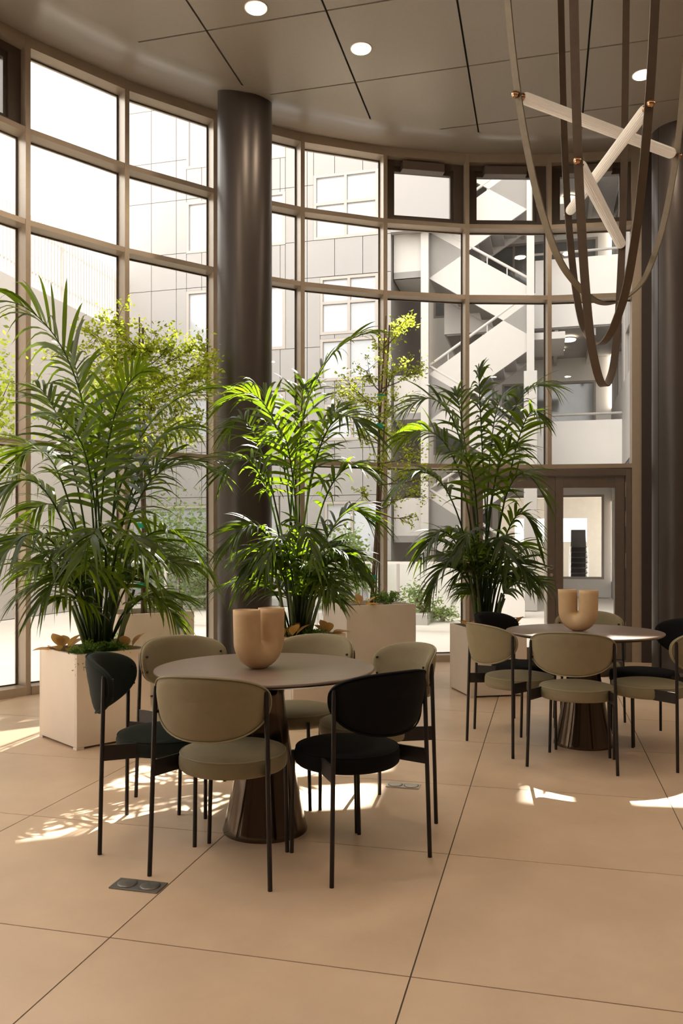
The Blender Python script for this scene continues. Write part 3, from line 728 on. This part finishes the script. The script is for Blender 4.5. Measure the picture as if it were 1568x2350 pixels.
caladium(inpl(p1, c1, .17, -.12, zs1), 'orange leaved plant at the right corner of the left palm planter', 2, 0.13)
fern(inpl(p1, c1, -.14, -.16, zs1), 'green fern spilling over the front rim of the left palm planter', 3, 0.12, .10, 900, .018, True)
fern(inpl(p1, c1, .02, -.17, zs1), 'low green fern below the stems of the left palm', 13, 0.13, .09, 800, .018)
fern(inpl(p1, c1, .12, .15, zs1), 'green fern at the back corner of the left palm planter', 14, 0.14, .15, 700, .02)
caladium(inpl(p2, c2, .20, -.14, zs1), 'orange leaved plant at the right of the middle palm planter', 4, 0.14)
caladium(inpl(p2, c2, -.18, -.12, zs1), 'orange leaved plant behind the vase, left of the middle palm planter', 5, 0.14)
fern(inpl(p2, c2, 0, -.19, zs1), 'green fern at the front of the middle palm planter', 6, 0.12, .09, 600, .018)
caladium(inpl(p3, c3, -.19, -.17, .56), 'orange leaved plant at the left corner of the right palm planter', 7, 0.12, 9)
caladium(inpl(p3, c3, .21, -.05, .56), 'orange leaved plant at the right corner of the right palm planter', 8, 0.14)
fern(inpl(p3, c3, -.12, -.19, .56), 'green fern spilling over the rim of the right palm planter', 9, 0.11, .09, 600, .018, True)
fern(inpl(p5, c5, .15, -.12, .69), 'bright green fern right of the slender tree trunk', 10, 0.20, .17, 1500, .022)
fern(inpl(p5, c5, -.24, .10, .69), 'dark green fern at the left of the slender tree planter', 11, 0.13, .10, 500, .02)
caladium(inpl(p5, c5, -.15, -.20, .69), 'orange green leaved plant at the front of the slender tree planter', 12, 0.15, 6)
fern(inpl(p4, c4, .12, -.10, .69), 'bright green fern in the tall planter behind the left palm', 15, 0.22, .20, 1300, .024)

# ------------------------------------------------------------------ hanging strap light
AX = Vector((1.42, 4.40, 0))
LPROF = [(0, 0), (.10, .018), (.2, .07), (.31, .16), (.40, .30), (.505, .55), (.61, .95), (.683, 1.42), (.735, 2.0), (.79, 2.9), (.80, 3.4)]
def loop_w(h):
    for (w0, h0), (w1, h1) in zip(LPROF, LPROF[1:]):
        if h <= h1: return w0+(w1-w0)*(h-h0)/(h1-h0)
    return LPROF[-1][0]
pend = empty('strap_pendant_light', (AX.x, AX.y, ZC), 0, 'hanging light of three looped leather straps holding glass tubes', 'pendant light')
plate = MB().lathe([(0.85, -0.012), (0.85, 0.0)], 48); plate.build('ceiling_plate', M['ceil'], pend)
def strap_loop(dirv, zb, m, near_side, r_t=0.030):
    d = Vector((*dirv, 0)).normalized(); nrm = Vector((-d.y, d.x, 0)); hw = 0.021; th = 0.0035
    # dense smooth profile
    def smooth_prof():
        pr = LPROF; out = []
        for i in range(len(pr)-1):
            p0 = pr[max(i-1, 0)] if i > 0 else (-pr[1][0], pr[1][1]); p1_, p2_ = pr[i], pr[i+1]; p3_ = pr[min(i+2, len(pr)-1)]
            for k in range(6):
                t = k/6
                out.append(tuple(0.5*((2*p1_[j])+(-p0[j]+p2_[j])*t+(2*p0[j]-5*p1_[j]+4*p2_[j]-p3_[j])*t*t+(-p0[j]+3*p1_[j]-3*p2_[j]+p3_[j])*t**3) for j in (0, 1)))
        return out+[pr[-1]]
    sp = [(w, h) for w, h in smooth_prof() if zb+h < ZC-0.012]
    sp.append((loop_w(ZC-0.012-zb), ZC-0.012-zb))
    path = [(-w, h) for w, h in reversed(sp)]+sp[1:]
    mb = MB(); vv = []
    for i, (w, h) in enumerate(path):
        a = path[max(i-1, 0)]; b = path[min(i+1, len(path)-1)]
        tx, tz = b[0]-a[0], b[1]-a[1]; l = math.hypot(tx, tz); nx, nz = -tz/l, tx/l
        c = AX+d*w+Vector((0, 0, zb+h)); o = (d*nx+Vector((0, 0, nz)))*th
        vv += [c-nrm*hw-o, c+nrm*hw-o, c+nrm*hw+o, c-nrm*hw+o]
    fs = []
    for i in range(len(path)-1):
        for k in range(4): fs.append((4*i+k, 4*i+(k+1) % 4, 4*i+4+(k+1) % 4, 4*i+4+k))
    fs += [(3, 2, 1, 0), (len(vv)-4, len(vv)-3, len(vv)-2, len(vv)-1)]
    mb.add(vv, fs)
    st = mb.build('strap', m, pend, True)
    zt = zb+0.955; w = loop_w(0.955)
    ca, cb = AX-d*(w-0.03)+Vector((0, 0, zt)), AX+d*(w-0.03)+Vector((0, 0, zt))
    # ribbed tube
    n = 40; vv = []
    up = Vector((0, 0, 1))
    rings = [(0.0, 0.75), (0.012, 0.97), (0.03, 1.0), (0.97, 1.0), (0.988, 0.97), (1.0, 0.75)]
    for f, s in rings:
        for k in range(n):
            q = 2*PI*k/n; r = r_t*s*(1.0 if k % 2 else 0.93)
            vv.append(ca.lerp(cb, f)+(nrm*math.cos(q)+up*math.sin(q))*r)
    tb = MB().add(vv, [(i*n+k, (i+1)*n+k, (i+1)*n+(k+1) % n, i*n+(k+1) % n) for i in range(len(rings)-1) for k in range(n)]+[tuple(range(n)), tuple(range(6*n-1, 5*n-1, -1))])
    to = tb.build('glass_tube', M['tube'], pend, True)
    for e, s in ((ca, -1), (cb, 1)):
        kb = MB(); kb.tube([e, e+d*s*0.045], 0.010, 10); kb.ball(e+d*s*0.052, 0.019, 12, 8); kb.ball(e+d*s*0.004, 0.021, 12, 8)
        kb.build('knob', M['brass'], to, True)
strap_loop((0.862, 0.506), 2.61, M['strap2'], -1)
strap_loop((0.03, -1.0), 2.395, M['strap'], 1)
strap_loop((0.475, 0.88), 2.165, M['strap'], -1)

# ------------------------------------------------------------------ floor boxes
def floor_box(px0, py, w, d, ang, m, label):
    D = F_PX*CAMH/(py-HY); c = P(px0, py, D); c.z = 0
    o = empty('floor_outlet', c, ang, label, 'floor outlet', 'metal floor outlets')
    MB().box((-w/2, -d/2, 0), (w/2, d/2, 0.006)).build('plate', m, o, bevel=0.0015)
    for s in (-1, 1):
        l = MB().lathe([(0.036, 0.006), (0.036, 0.0085), (0.033, 0.0095), (0.001, 0.0095)], 28, (s*w*0.24, 0, 0), cap=False).build('lid', m, o)
        MB().lathe([(0.040, 0.0062), (0.040, 0.0072), (0.0365, 0.0072)], 28, (s*w*0.24, 0, 0), cap=False).build('lid_groove', M['sash'], l)
floor_box(318, 2034, 0.20, 0.092, math.radians(-14), M['outlet'], 'dark grey metal floor outlet with two round lids in front of the near table')
floor_box(926, 1804, 0.18, 0.085, math.radians(-14), M['outlet2'], 'shiny pale metal floor outlet right of the near table')
# small wall controller on the dark panel
wp = pol(RW-0.03, aE-0.36/RW, 1.12)
sw = empty('wall_controller', wp, aE-0.36/RW, 'small dark wall controller with a blue light beside the door', 'controller')
MB().box((-0.012, -0.03, -0.06), (0.012, 0.03, 0.06)).build('case', M['steel'], sw, bevel=0.003)
MB().box((-0.016, -0.006, 0.035), (-0.0115, 0.006, 0.045)).build('light', M['screen'], sw)

# ================================================================== OUTSIDE
gr = MB()
ng = 64
vv = [pol(RW+0.2, 2*PI*k/ng, -0.012) for k in range(ng)]+[pol(60, 2*PI*k/ng, -0.012) for k in range(ng)]
gr.add(vv, [(k, ng+k, ng+(k+1) % ng, (k+1) % ng) for k in range(ng)])
tag(gr.build('courtyard_ground', M['ground']), kind='structure', label='pale sunlit courtyard paving outside the windows', cat='ground')

# --- left facade of white panels
FS = 16.8
def st_of_px(px, s):
    k = (px-CX)/F_PX; D = s/(U.y+U.x*k); return D*(V.x*k+V.y), D
def zpx(px, py, s): return CAMH+(HY-py)/F_PX*st_of_px(px, s)[1]
fac = empty('panel_facade_building', W(FS, -6.3), 0, 'white panelled building across the courtyard behind the left palms', 'building')
T0, T1f, HB = -9.3, -3.15, 11.9
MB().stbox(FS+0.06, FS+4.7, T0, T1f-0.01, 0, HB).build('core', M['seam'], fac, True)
wins = [(428, 655, 452, 572), (428, 655, 660, 808), (735, 868, 632, 765), (735, 868, 775, 872), (720, 868, 395, 545), (745, 872, 1150, 1282), (428, 655, 905, 1010), (745, 872, 925, 1010), (428, 655, 250, 375), (300, 640, 1160, 1300)]
WR = []
for (x0, x1, y0, y1) in wins:
    ta, _ = st_of_px(x0, FS); tb_, _ = st_of_px(x1, FS); xm_ = (x0+x1)/2
    WR.append((ta, min(tb_, T1f-0.12), zpx(xm_, y1, FS), zpx(xm_, y0, FS)))
rows = [0.0, 1.0, 2.4, 3.4, 4.7, 5.6, 7.1, 7.9, 9.1, 10.0, 11.2, HB]
cols = [T0+0.615*k for k in range(11)]
for r0, r1 in zip(rows, rows[1:]):
    for q0, q1 in zip(cols, cols[1:]):
        # cut the panel by windows: keep the pieces left/right/below/above
        pieces = [(q0, q1, r0, r1)]
        for (wa, wb, za, zb) in WR:
            nx = []
            for (a, b, c, d) in pieces:
                if wb <= a or wa >= b or zb <= c or za >= d: nx.append((a, b, c, d)); continue
                if wa > a: nx.append((a, wa, c, d))
                if wb < b: nx.append((wb, b, c, d))
                m0, m1 = max(a, wa), min(b, wb)
                if za > c: nx.append((m0, m1, c, za))
                if zb < d: nx.append((m0, m1, zb, d))
            pieces = nx
        for (a, b, c, d) in pieces:
            if b-a > 0.05 and d-c > 0.05:
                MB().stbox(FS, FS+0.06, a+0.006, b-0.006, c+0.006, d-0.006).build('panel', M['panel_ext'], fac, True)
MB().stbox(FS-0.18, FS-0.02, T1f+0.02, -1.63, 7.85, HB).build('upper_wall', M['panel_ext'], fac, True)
def ext_window(parent, s, a, b, c, d, split=2, gm='winglass_ext', fm='winframe_ext', depth=0.1, fw=0.06, hsplit=0):
    w = MB(); w.stbox(s, s+depth, a, a+fw, c, d); w.stbox(s, s+depth, b-fw, b, c, d); w.stbox(s, s+depth, a+fw, b-fw, c, c+fw); w.stbox(s, s+depth, a+fw, b-fw, d-fw, d)
    for k in range(1, split):
        q = a+(b-a)*k/split; w.stbox(s, s+depth, q-fw/2, q+fw/2, c+fw, d-fw)
    if hsplit: 
        q = c+(d-c)*hsplit; w.stbox(s+0.005, s+depth, a+fw, b-fw, q-fw/2, q+fw/2)
    wo = w.build('window', M[fm], parent, True)
    for k in range(split):
        MB().stbox(s+0.05, s+0.058, a+(b-a)*k/split+fw/2, a+(b-a)*(k+1)/split-fw/2, c+fw*.8, d-fw*.8).build('pane', M[gm], wo, True)
for i, (a, b, c, d) in enumerate(WR): ext_window(fac, FS-0.01, a, b, c, d, 3 if b-a > 1.6 else 2, hsplit=0.55 if i in (2, 4) else 0)

# --- concrete wall with slatted fence on the left
cw = MB().stbox(-4, FS+0.06, T0-0.35, T0, 0, 6.15).build('retaining_wall', M['concrete'], None, True)
tag(cw, 'tall pale concrete wall below the slatted fence at far left', 'wall')
fo = empty('slat_fence', W(11, T0-0.17, 6.15), 0, 'grey vertical slat fence on top of the concrete wall at far left', 'fence')
s_ = 8.2; k = 0
while s_ < FS-0.05:
    MB().stbox(s_, s_+0.03, T0-0.2, T0-0.15, 6.15, 7.58).build('slat', M['slat'], fo, True); s_ += 0.105
for z in (6.5, 7.3): MB().stbox(8.0, FS, T0-0.24, T0-0.2, z, z+0.05).build('rail', M['slat'], fo, True)
for q in (8.1, 10.2, 12.3, 14.4, 16.5): MB().stbox(q, q+0.09, T0-0.30, T0-0.24, 6.15, 7.6).build('post', M['slat'], fo, True)

# --- right: end building with galleries
ES, TE0, TE1 = 21.6, -3.15, 1.62
eb = empty('gallery_building', W(ES, -0.7), 0, 'white gallery building at the end of the courtyard behind the stairs', 'building')
HB2 = 14.3
holes = [(-2.9, -1.35, 0.47, 2.63), (-1.2, 1.45, 0.47, 2.63), (-2.9, -1.3, 3.75, 5.55), (-1.1, 1.25, 4.0, 5.55), (-2.9, 1.3, 7.4, 9.2), (-2.9, 1.3, 10.8, 12.6)]
pieces = [(TE0, TE1, 0.0, HB2)]
for (wa, wb, za, zb) in holes:
    nx = []
    for (a, b, c, d) in pieces:
        if wb <= a or wa >= b or zb <= c or za >= d: nx.append((a, b, c, d)); continue
        if wa > a: nx.append((a, wa, c, d))
        if wb < b: nx.append((wb, b, c, d))
        m0, m1 = max(a, wa), min(b, wb)
        if za > c: nx.append((m0, m1, c, za))
        if zb < d: nx.append((m0, m1, zb, d))
    pieces = nx
wl = MB()
for (a, b, c, d) in pieces: wl.stbox(ES, ES+0.3, a, b, c, d)
wl.build('wall', M['bright_ext'], eb, True)
for i, (a, b, c, d) in enumerate(holes):
    if i == 1:
        w = MB(); fw = 0.06; w.stbox(ES, ES+.1, a, a+fw, c, d); w.stbox(ES, ES+.1, b-fw, b, c, d); w.stbox(ES, ES+.1, a+fw, b-fw, c, c+fw); w.stbox(ES, ES+.1, a+fw, b-fw, d-fw, d)
        w.stbox(ES, ES+.1, 0.0, 0.06, c+fw, d-fw)
        wo = w.build('window', M['winframe_ext'], eb, True)
        for q0, q1 in ((a+.03, .0), (.06, b-.03)): MB().stbox(ES+.05, ES+.058, q0, q1, c+.04, d-.04).build('pane', M['glass'], wo, True)
    else: ext_window(eb, ES, a, b, c, d, 2, 'winglass_dark')
bw = MB(); bw.stbox(ES+3.5, ES+3.7, TE0, -0.9, 0, 3.2); bw.stbox(ES+3.5, ES+3.7, 1.2, TE1+1, 0, 3.2); bw.stbox(ES+3.5, ES+3.7, -0.9, 1.2, 0, 1.45); bw.stbox(ES+3.5, ES+3.7, -0.9, 1.2, 2.15, 3.2); bw.build('back_wall', M['grey_ext'], eb, True)
MB().stbox(ES+0.3, ES+3.5, TE0, TE1+1, -0.01, 0.0).build('room_floor', M['ground'], eb, True)
MB().stbox(ES+0.3, ES+3.5, TE0, TE1+1, 2.75, 2.95).build('room_ceiling', M['white_ext'], eb, True)
MB().stbox(ES+3.55, ES+3.56, -0.9, 1.2, 1.45, 2.15).build('pane', M['glass'], eb, True)
G0 = 18.6
for i, (z0, z1) in enumerate(((3.02, 3.36), (6.17, 6.96), (9.5, 10.1), (12.7, 13.3))):
    MB().stbox(G0, ES, TE0+0.9, TE1, z0, z1).build('gallery_slab', M['bright_ext'], eb, True)
    MB().stbox(G0+0.05, ES, TE0+0.95, TE1-.02, z0-0.03, z0).build('soffit', M['grey_ext'], eb, True)
    for q in (-1.4, -0.6, 0.2, 1.0): MB().stbox(G0+0.1, ES, q, q+0.08, z0-0.2, z0-0.03).build('beam', M['steel_white'], eb, True)
    MB().stbox(G0, G0+0.06, -0.22, TE1, z1, z1+0.72).build('balustrade', M['bright_ext'], eb, True)
    MB().tube([W(G0+.02, -0.25, z1+0.86), W(G0+.02, TE1, z1+0.86)], 0.03, 8).build('handrail', M['steel_white'], eb, True)
MB().stbox(18.6, ES+0.3, -1.3, TE1+3, HB2, HB2+0.25).build('roof', M['white_ext'], eb, True)
for px, py, s in ((1305, 760, 19.4), (1279, 790, 20.4), (1204, 592, 19.3), (1306, 580, 19.6), (1082, 772, 20.4)):
    t, D = st_of_px(px, s); z = {760: 6.1, 790: 6.1, 592: 9.43, 580: 9.43, 772: 6.1}[py]
    o = empty('gallery_lamp', W(s, t, z), 0, {760: 'round lamp under the first gallery, right of the hanging straps', 790: 'round lamp under the first gallery, beside the window mullion', 592: 'round lamp above the upper stair flight', 580: 'round lamp under the upper gallery behind the straps', 772: 'round lamp left of the stairs under the gallery'}[py], 'ceiling light', 'round lamps under the galleries')
    MB().lathe([(0.001, -0.05), (0.16, -0.05), (0.17, -0.03), (0.17, 0.0)], 24, cap=False).build('lens', M['lamp_ext'], o)
    MB().lathe([(0.175, -0.025), (0.185, -0.025), (0.185, 0.0)], 24, cap=False).build('rim', M['steel_white'], o)

# --- stairs
SS = 17.0
stair = empty('outdoor_staircase', W(SS, -1.4), 0, 'white zigzag steel staircase outside behind the right palm', 'staircase')
tL, tR = -2.38, -0.36; wst = 1.15
lev = [(0.2, 1.55, -1), (1.55, 2.85, 1), (2.85, 4.15, -1), (4.15, 5.5, 1), (5.85, 7.15, -1), (7.15, 8.4, 1), (8.4, 9.7, -1), (9.7, 11.0, 1)]
def flight(zl, zr, s0):
    for sf in (s0, s0+wst):
        b = MB(); th = 0.05
        q = [(tL, zl-0.12), (tR, zr-0.12), (tR, zr+0.90), (tL, zl+0.90)]
        b.hexa([W(sf, tL, zl-.2), W(sf, tR, zr-.2), W(sf+th, tR, zr-.2), W(sf+th, tL, zl-.2), W(sf, tL, zl+.78), W(sf, tR, zr+.78), W(sf+th, tR, zr+.78), W(sf+th, tL, zl+.78)])
        b.build('balustrade', M['steel_white'], stair, True)
        h = MB(); h.tube([W(sf+.02, tL, zl+.96), W(sf+.02, tR, zr+.96)], 0.032, 8)
        for k in range(1, 5):
            f = k/5; h.tube([W(sf+.02, tL+(tR-tL)*f, zl+(zr-zl)*f+.76), W(sf+.02, tL+(tR-tL)*f, zl+(zr-zl)*f+.96)], 0.014, 6)
        h.build('handrail', M['steel_white'], stair, True)
    n = 8
    for k in range(n):
        f0, f1 = k/n, (k+1)/n; zz = zl+(zr-zl)*((k+0.5)/n)
        MB().stbox(s0+.05, s0+wst, tL+(tR-tL)*f0, tL+(tR-tL)*f1, zz-0.10, zz-0.04).build('step', M['grey_ext'], stair, True)
for i, (za, zb, dr_) in enumerate(lev):
    zl, zr = (zb, za) if dr_ < 0 else (za, zb)
    flight(zl, zr, SS+(0 if dr_ < 0 else 0.0))
for z in (1.55, 4.15, 7.15, 9.7): MB().stbox(SS, SS+wst, tL-0.75, tL, z-0.16, z-0.02).build('landing', M['steel_white'], stair, True)
for z in (1.55, 4.15, 7.15, 9.7): MB().stbox(SS, SS+.05, tL-0.75, tL, z-0.16, z+0.78).build('balustrade', M['steel_white'], stair, True)
for z in (2.85, 5.68, 8.4, 11.0): MB().stbox(SS, SS+wst+0.4, tR, tR+0.75, z-0.16, z-0.02).build('landing', M['steel_white'], stair, True)
for px, w in ((976, 0.16), (1218, 0.15)):
    t, _ = st_of_px(px, SS-0.1); MB().stbox(SS-0.18, SS-0.03, t-w/2, t+w/2, 0, 11.6).build('post', M['steel_white'], stair, True)
t, _ = st_of_px(1218, SS-0.1); MB().stbox(SS-0.22, SS+0.02, t-.13, t+.13, 0, 4.85).build('post_casing', M['steel_white'], stair, True)

MB().stbox(SS, SS+wst, -1.55, -0.75, 11.9, 15.2).build('sun_blocker', M['white_ext'], stair, True)  # unseen block added above the stairs to cut off sun on the floor

# --- right wing
wg = empty('glazed_wing', W(15.5, 1.9), 0, 'white wing with tall windows along the right of the courtyard', 'building')
TW = 1.62
def wbox(s0, s1, d0, d1, z0, z1, nm, m, par=None): return MB().stbox(s0, s1, TW+d0, TW+d1, z0, z1).build(nm, M[m], par or wg, True)
S0 = 10.0
wbox(S0, ES, 0.0, 0.4, 0, 0.42, 'plinth', 'white_ext'); wbox(S0, ES, 0.0, 0.4, 2.45, 4.8, 'spandrel', 'white_ext')
wbox(S0, ES, 0.0, 0.4, 7.1, 8.2, 'spandrel', 'white_ext'); wbox(S0, ES, 0.0, 0.4, 10.6, HB2, 'spandrel', 'white_ext'); wbox(S0, ES, 0.45, 3.5, 0, HB2, 'core', 'grey_ext')
for z0, z1 in ((0.42, 2.45), (4.8, 7.1), (8.2, 10.6)):
    q = S0; i = 0
    while q < ES-0.2:
        wd = 1.15 if i % 3 else 0.45
        e = min(q+wd, ES)
        if i % 3 == 0: wbox(q, e, 0.0, 0.4, z0, z1, 'pier', 'white_ext')
        else:
            w = MB(); w.stbox(q, q+.05, TW+.03, TW+.13, z0, z1); w.stbox(e-.05, e, TW+.03, TW+.13, z0, z1); w.stbox(q+.05, e-.05, TW+.03, TW+.13, z0, z0+.06); w.stbox(q+.05, e-.05, TW+.03, TW+.13, z1-.06, z1)
            w.stbox(q+.05, e-.05, TW+.04, TW+.13, z0+(z1-z0)*.45, z0+(z1-z0)*.45+.05)
            wo = w.build('window', M['winframe_ext'], wg, True)
            MB().stbox(q+.04, e-.04, TW+.09, TW+.10, z0+.04, z1-.04).build('pane', M['winglass_ext'], wo, True)
        q = e; i += 1
fl = W(14.6, TW-0.12, 2.95); f_ = empty('flood_light', fl, 0, 'dark flood light on the white wing wall above the door', 'lamp')
MB().tube([fl+V*0.13, fl, fl-Vector((0, 0, .1))], 0.03, 8).build('bracket', M['steel'], f_, True)
MB().tube([fl-Vector((0, 0, .08)), fl-V*0.14-Vector((0, 0, .32))], [0.06, 0.09], 14).build('head', M['steel'], f_, True)

# --- stacked chairs behind the end window
for k in range(7):
    q = W(ES+1.0-0.024*k, st_of_px(1328, ES+1.0)[0], 0.0); zz = 0.14*k
    o = empty('stacking_chair', q+Vector((0, 0, zz)), math.atan2(-U.x, U.y), 'dark stacking chair with chrome legs, one of the stack behind the far window', 'chair', 'stacked chairs behind the far window')
    MB().box((-.20, -.20, 0.44), (.20, .20, 0.47)).build('seat', M['shell'], o, bevel=0.01)
    MB().hexa([Vector(v) for v in ((-.2, .17, .47), (.2, .17, .47), (.2, .2, .47), (-.2, .2, .47), (-.19, .3, .92), (.19, .3, .92), (.19, .33, .92), (-.19, .33, .92))]).build('backrest', M['shell'], o, bevel=0.01)
    for sx in (-1, 1):
        for sy in (-1, 1): MB().tube([(sx*.235, sy*.24, 0.002), (sx*.215, sy*.215, .455)], 0.011, 6).build('leg', M['chrome'], o)

# --- outdoor planting
def bush(c, rx, rz_, n, ls, label, seed, trunk=0.0, name='garden_bush', m='bush'):
    rnd = random.Random(seed); vv, ff = [], []
    o = empty(name, (c[0], c[1], 0), 0, label, 'bush' if trunk < 1 else 'tree')
    base = Vector((c[0], c[1], 0)); cen = base+Vector((0, 0, trunk+rz_))
    br = MB(); br.tube([base, base.lerp(cen, .6), cen], [0.05, 0.04, 0.02], 6)
    for k in range(16):
        d = Vector((rnd.gauss(0, 1), rnd.gauss(0, 1), rnd.gauss(0, .8))).normalized(); e = cen+Vector((d.x*rx, d.y*rx, d.z*rz_))*rnd.uniform(.6, .95)
        br.tube([base.lerp(cen, .7), e], [.02, .005], 5)
        for w in range(n//16):
            p = e+Vector((rnd.gauss(0, .3)*rx, rnd.gauss(0, .3)*rx, rnd.gauss(0, .3)*rz_))
            if p.z < 0.02: p.z = rnd.uniform(.02, .2)
            leaf_quad(vv, ff, p, rnd, ls*rnd.uniform(.6, 1.3))
    br.build('branches', M['bark'], o, True)
    f = MB().add(vv, ff).build('foliage', M[m], o, True); tag(f, kind='stuff')
def at(px, s): 
    t, D = st_of_px(px, s); return W(s, t)
bush(at(415, 15.6), .75, 1.15, 2600, .10, 'tall garden bush outside behind the left palm, left of the column', 41)
bush(at(472, 15.8), .6, .8, 1500, .10, 'garden bush outside at the foot of the column', 42)
bush(at(775, 14.3), .45, .85, 2200, .10, 'garden bush outside between the middle palm and the slender tree', 43)
bush(at(968, 13.9), .35, .28, 900, .07, 'low garden bush outside to the right of the slender tree planter', 44)
bush(at(1015, 14.1), .3, .12, 500, .06, 'low ground plant outside left of the right palm', 45)
bush(at(-60, 10.2), .7, 1.0, 2600, .09, 'bright outdoor tree at the far left edge', 46, trunk=2.6, name='garden_tree', m='tleaf')
kb = MB().stbox(13.4, 14.6, -4.6, -1.9, -0.012, 0.16).build('garden_kerb', M['white_ext'], None, True); tag(kb, 'low white kerb of the planting bed outside', 'kerb')

lw = MB().stbox(15.2, 15.4, st_of_px(846, 15.2)[0], st_of_px(1205, 15.2)[0], 0, 1.0).build('garden_wall', M['bright_ext'], None, True)
tag(lw, 'low white garden wall outside behind the slender tree planter', 'wall')
GS = 12.3
gb = empty('glass_balustrade', W(GS, -3.6), 0, 'outdoor glass balustrade with a thin white handrail across the courtyard', 'railing')
tq = [-7.4+1.3*k for k in range(6)]
for a, b in zip(tq, tq[1:]): MB().stbox(GS-.006, GS+.006, a+.03, b-.03, 0.05, 1.02).build('pane', M['glass'], gb, True)
for a in tq: MB().stbox(GS-.02, GS+.02, a-.02, a+.02, -0.012, 1.03).build('post', M['steel_white'], gb, True)
MB().stbox(GS-.025, GS+.025, tq[0]-.03, tq[-1]+.03, 1.03, 1.065).build('handrail', M['bright_ext'], gb, True)
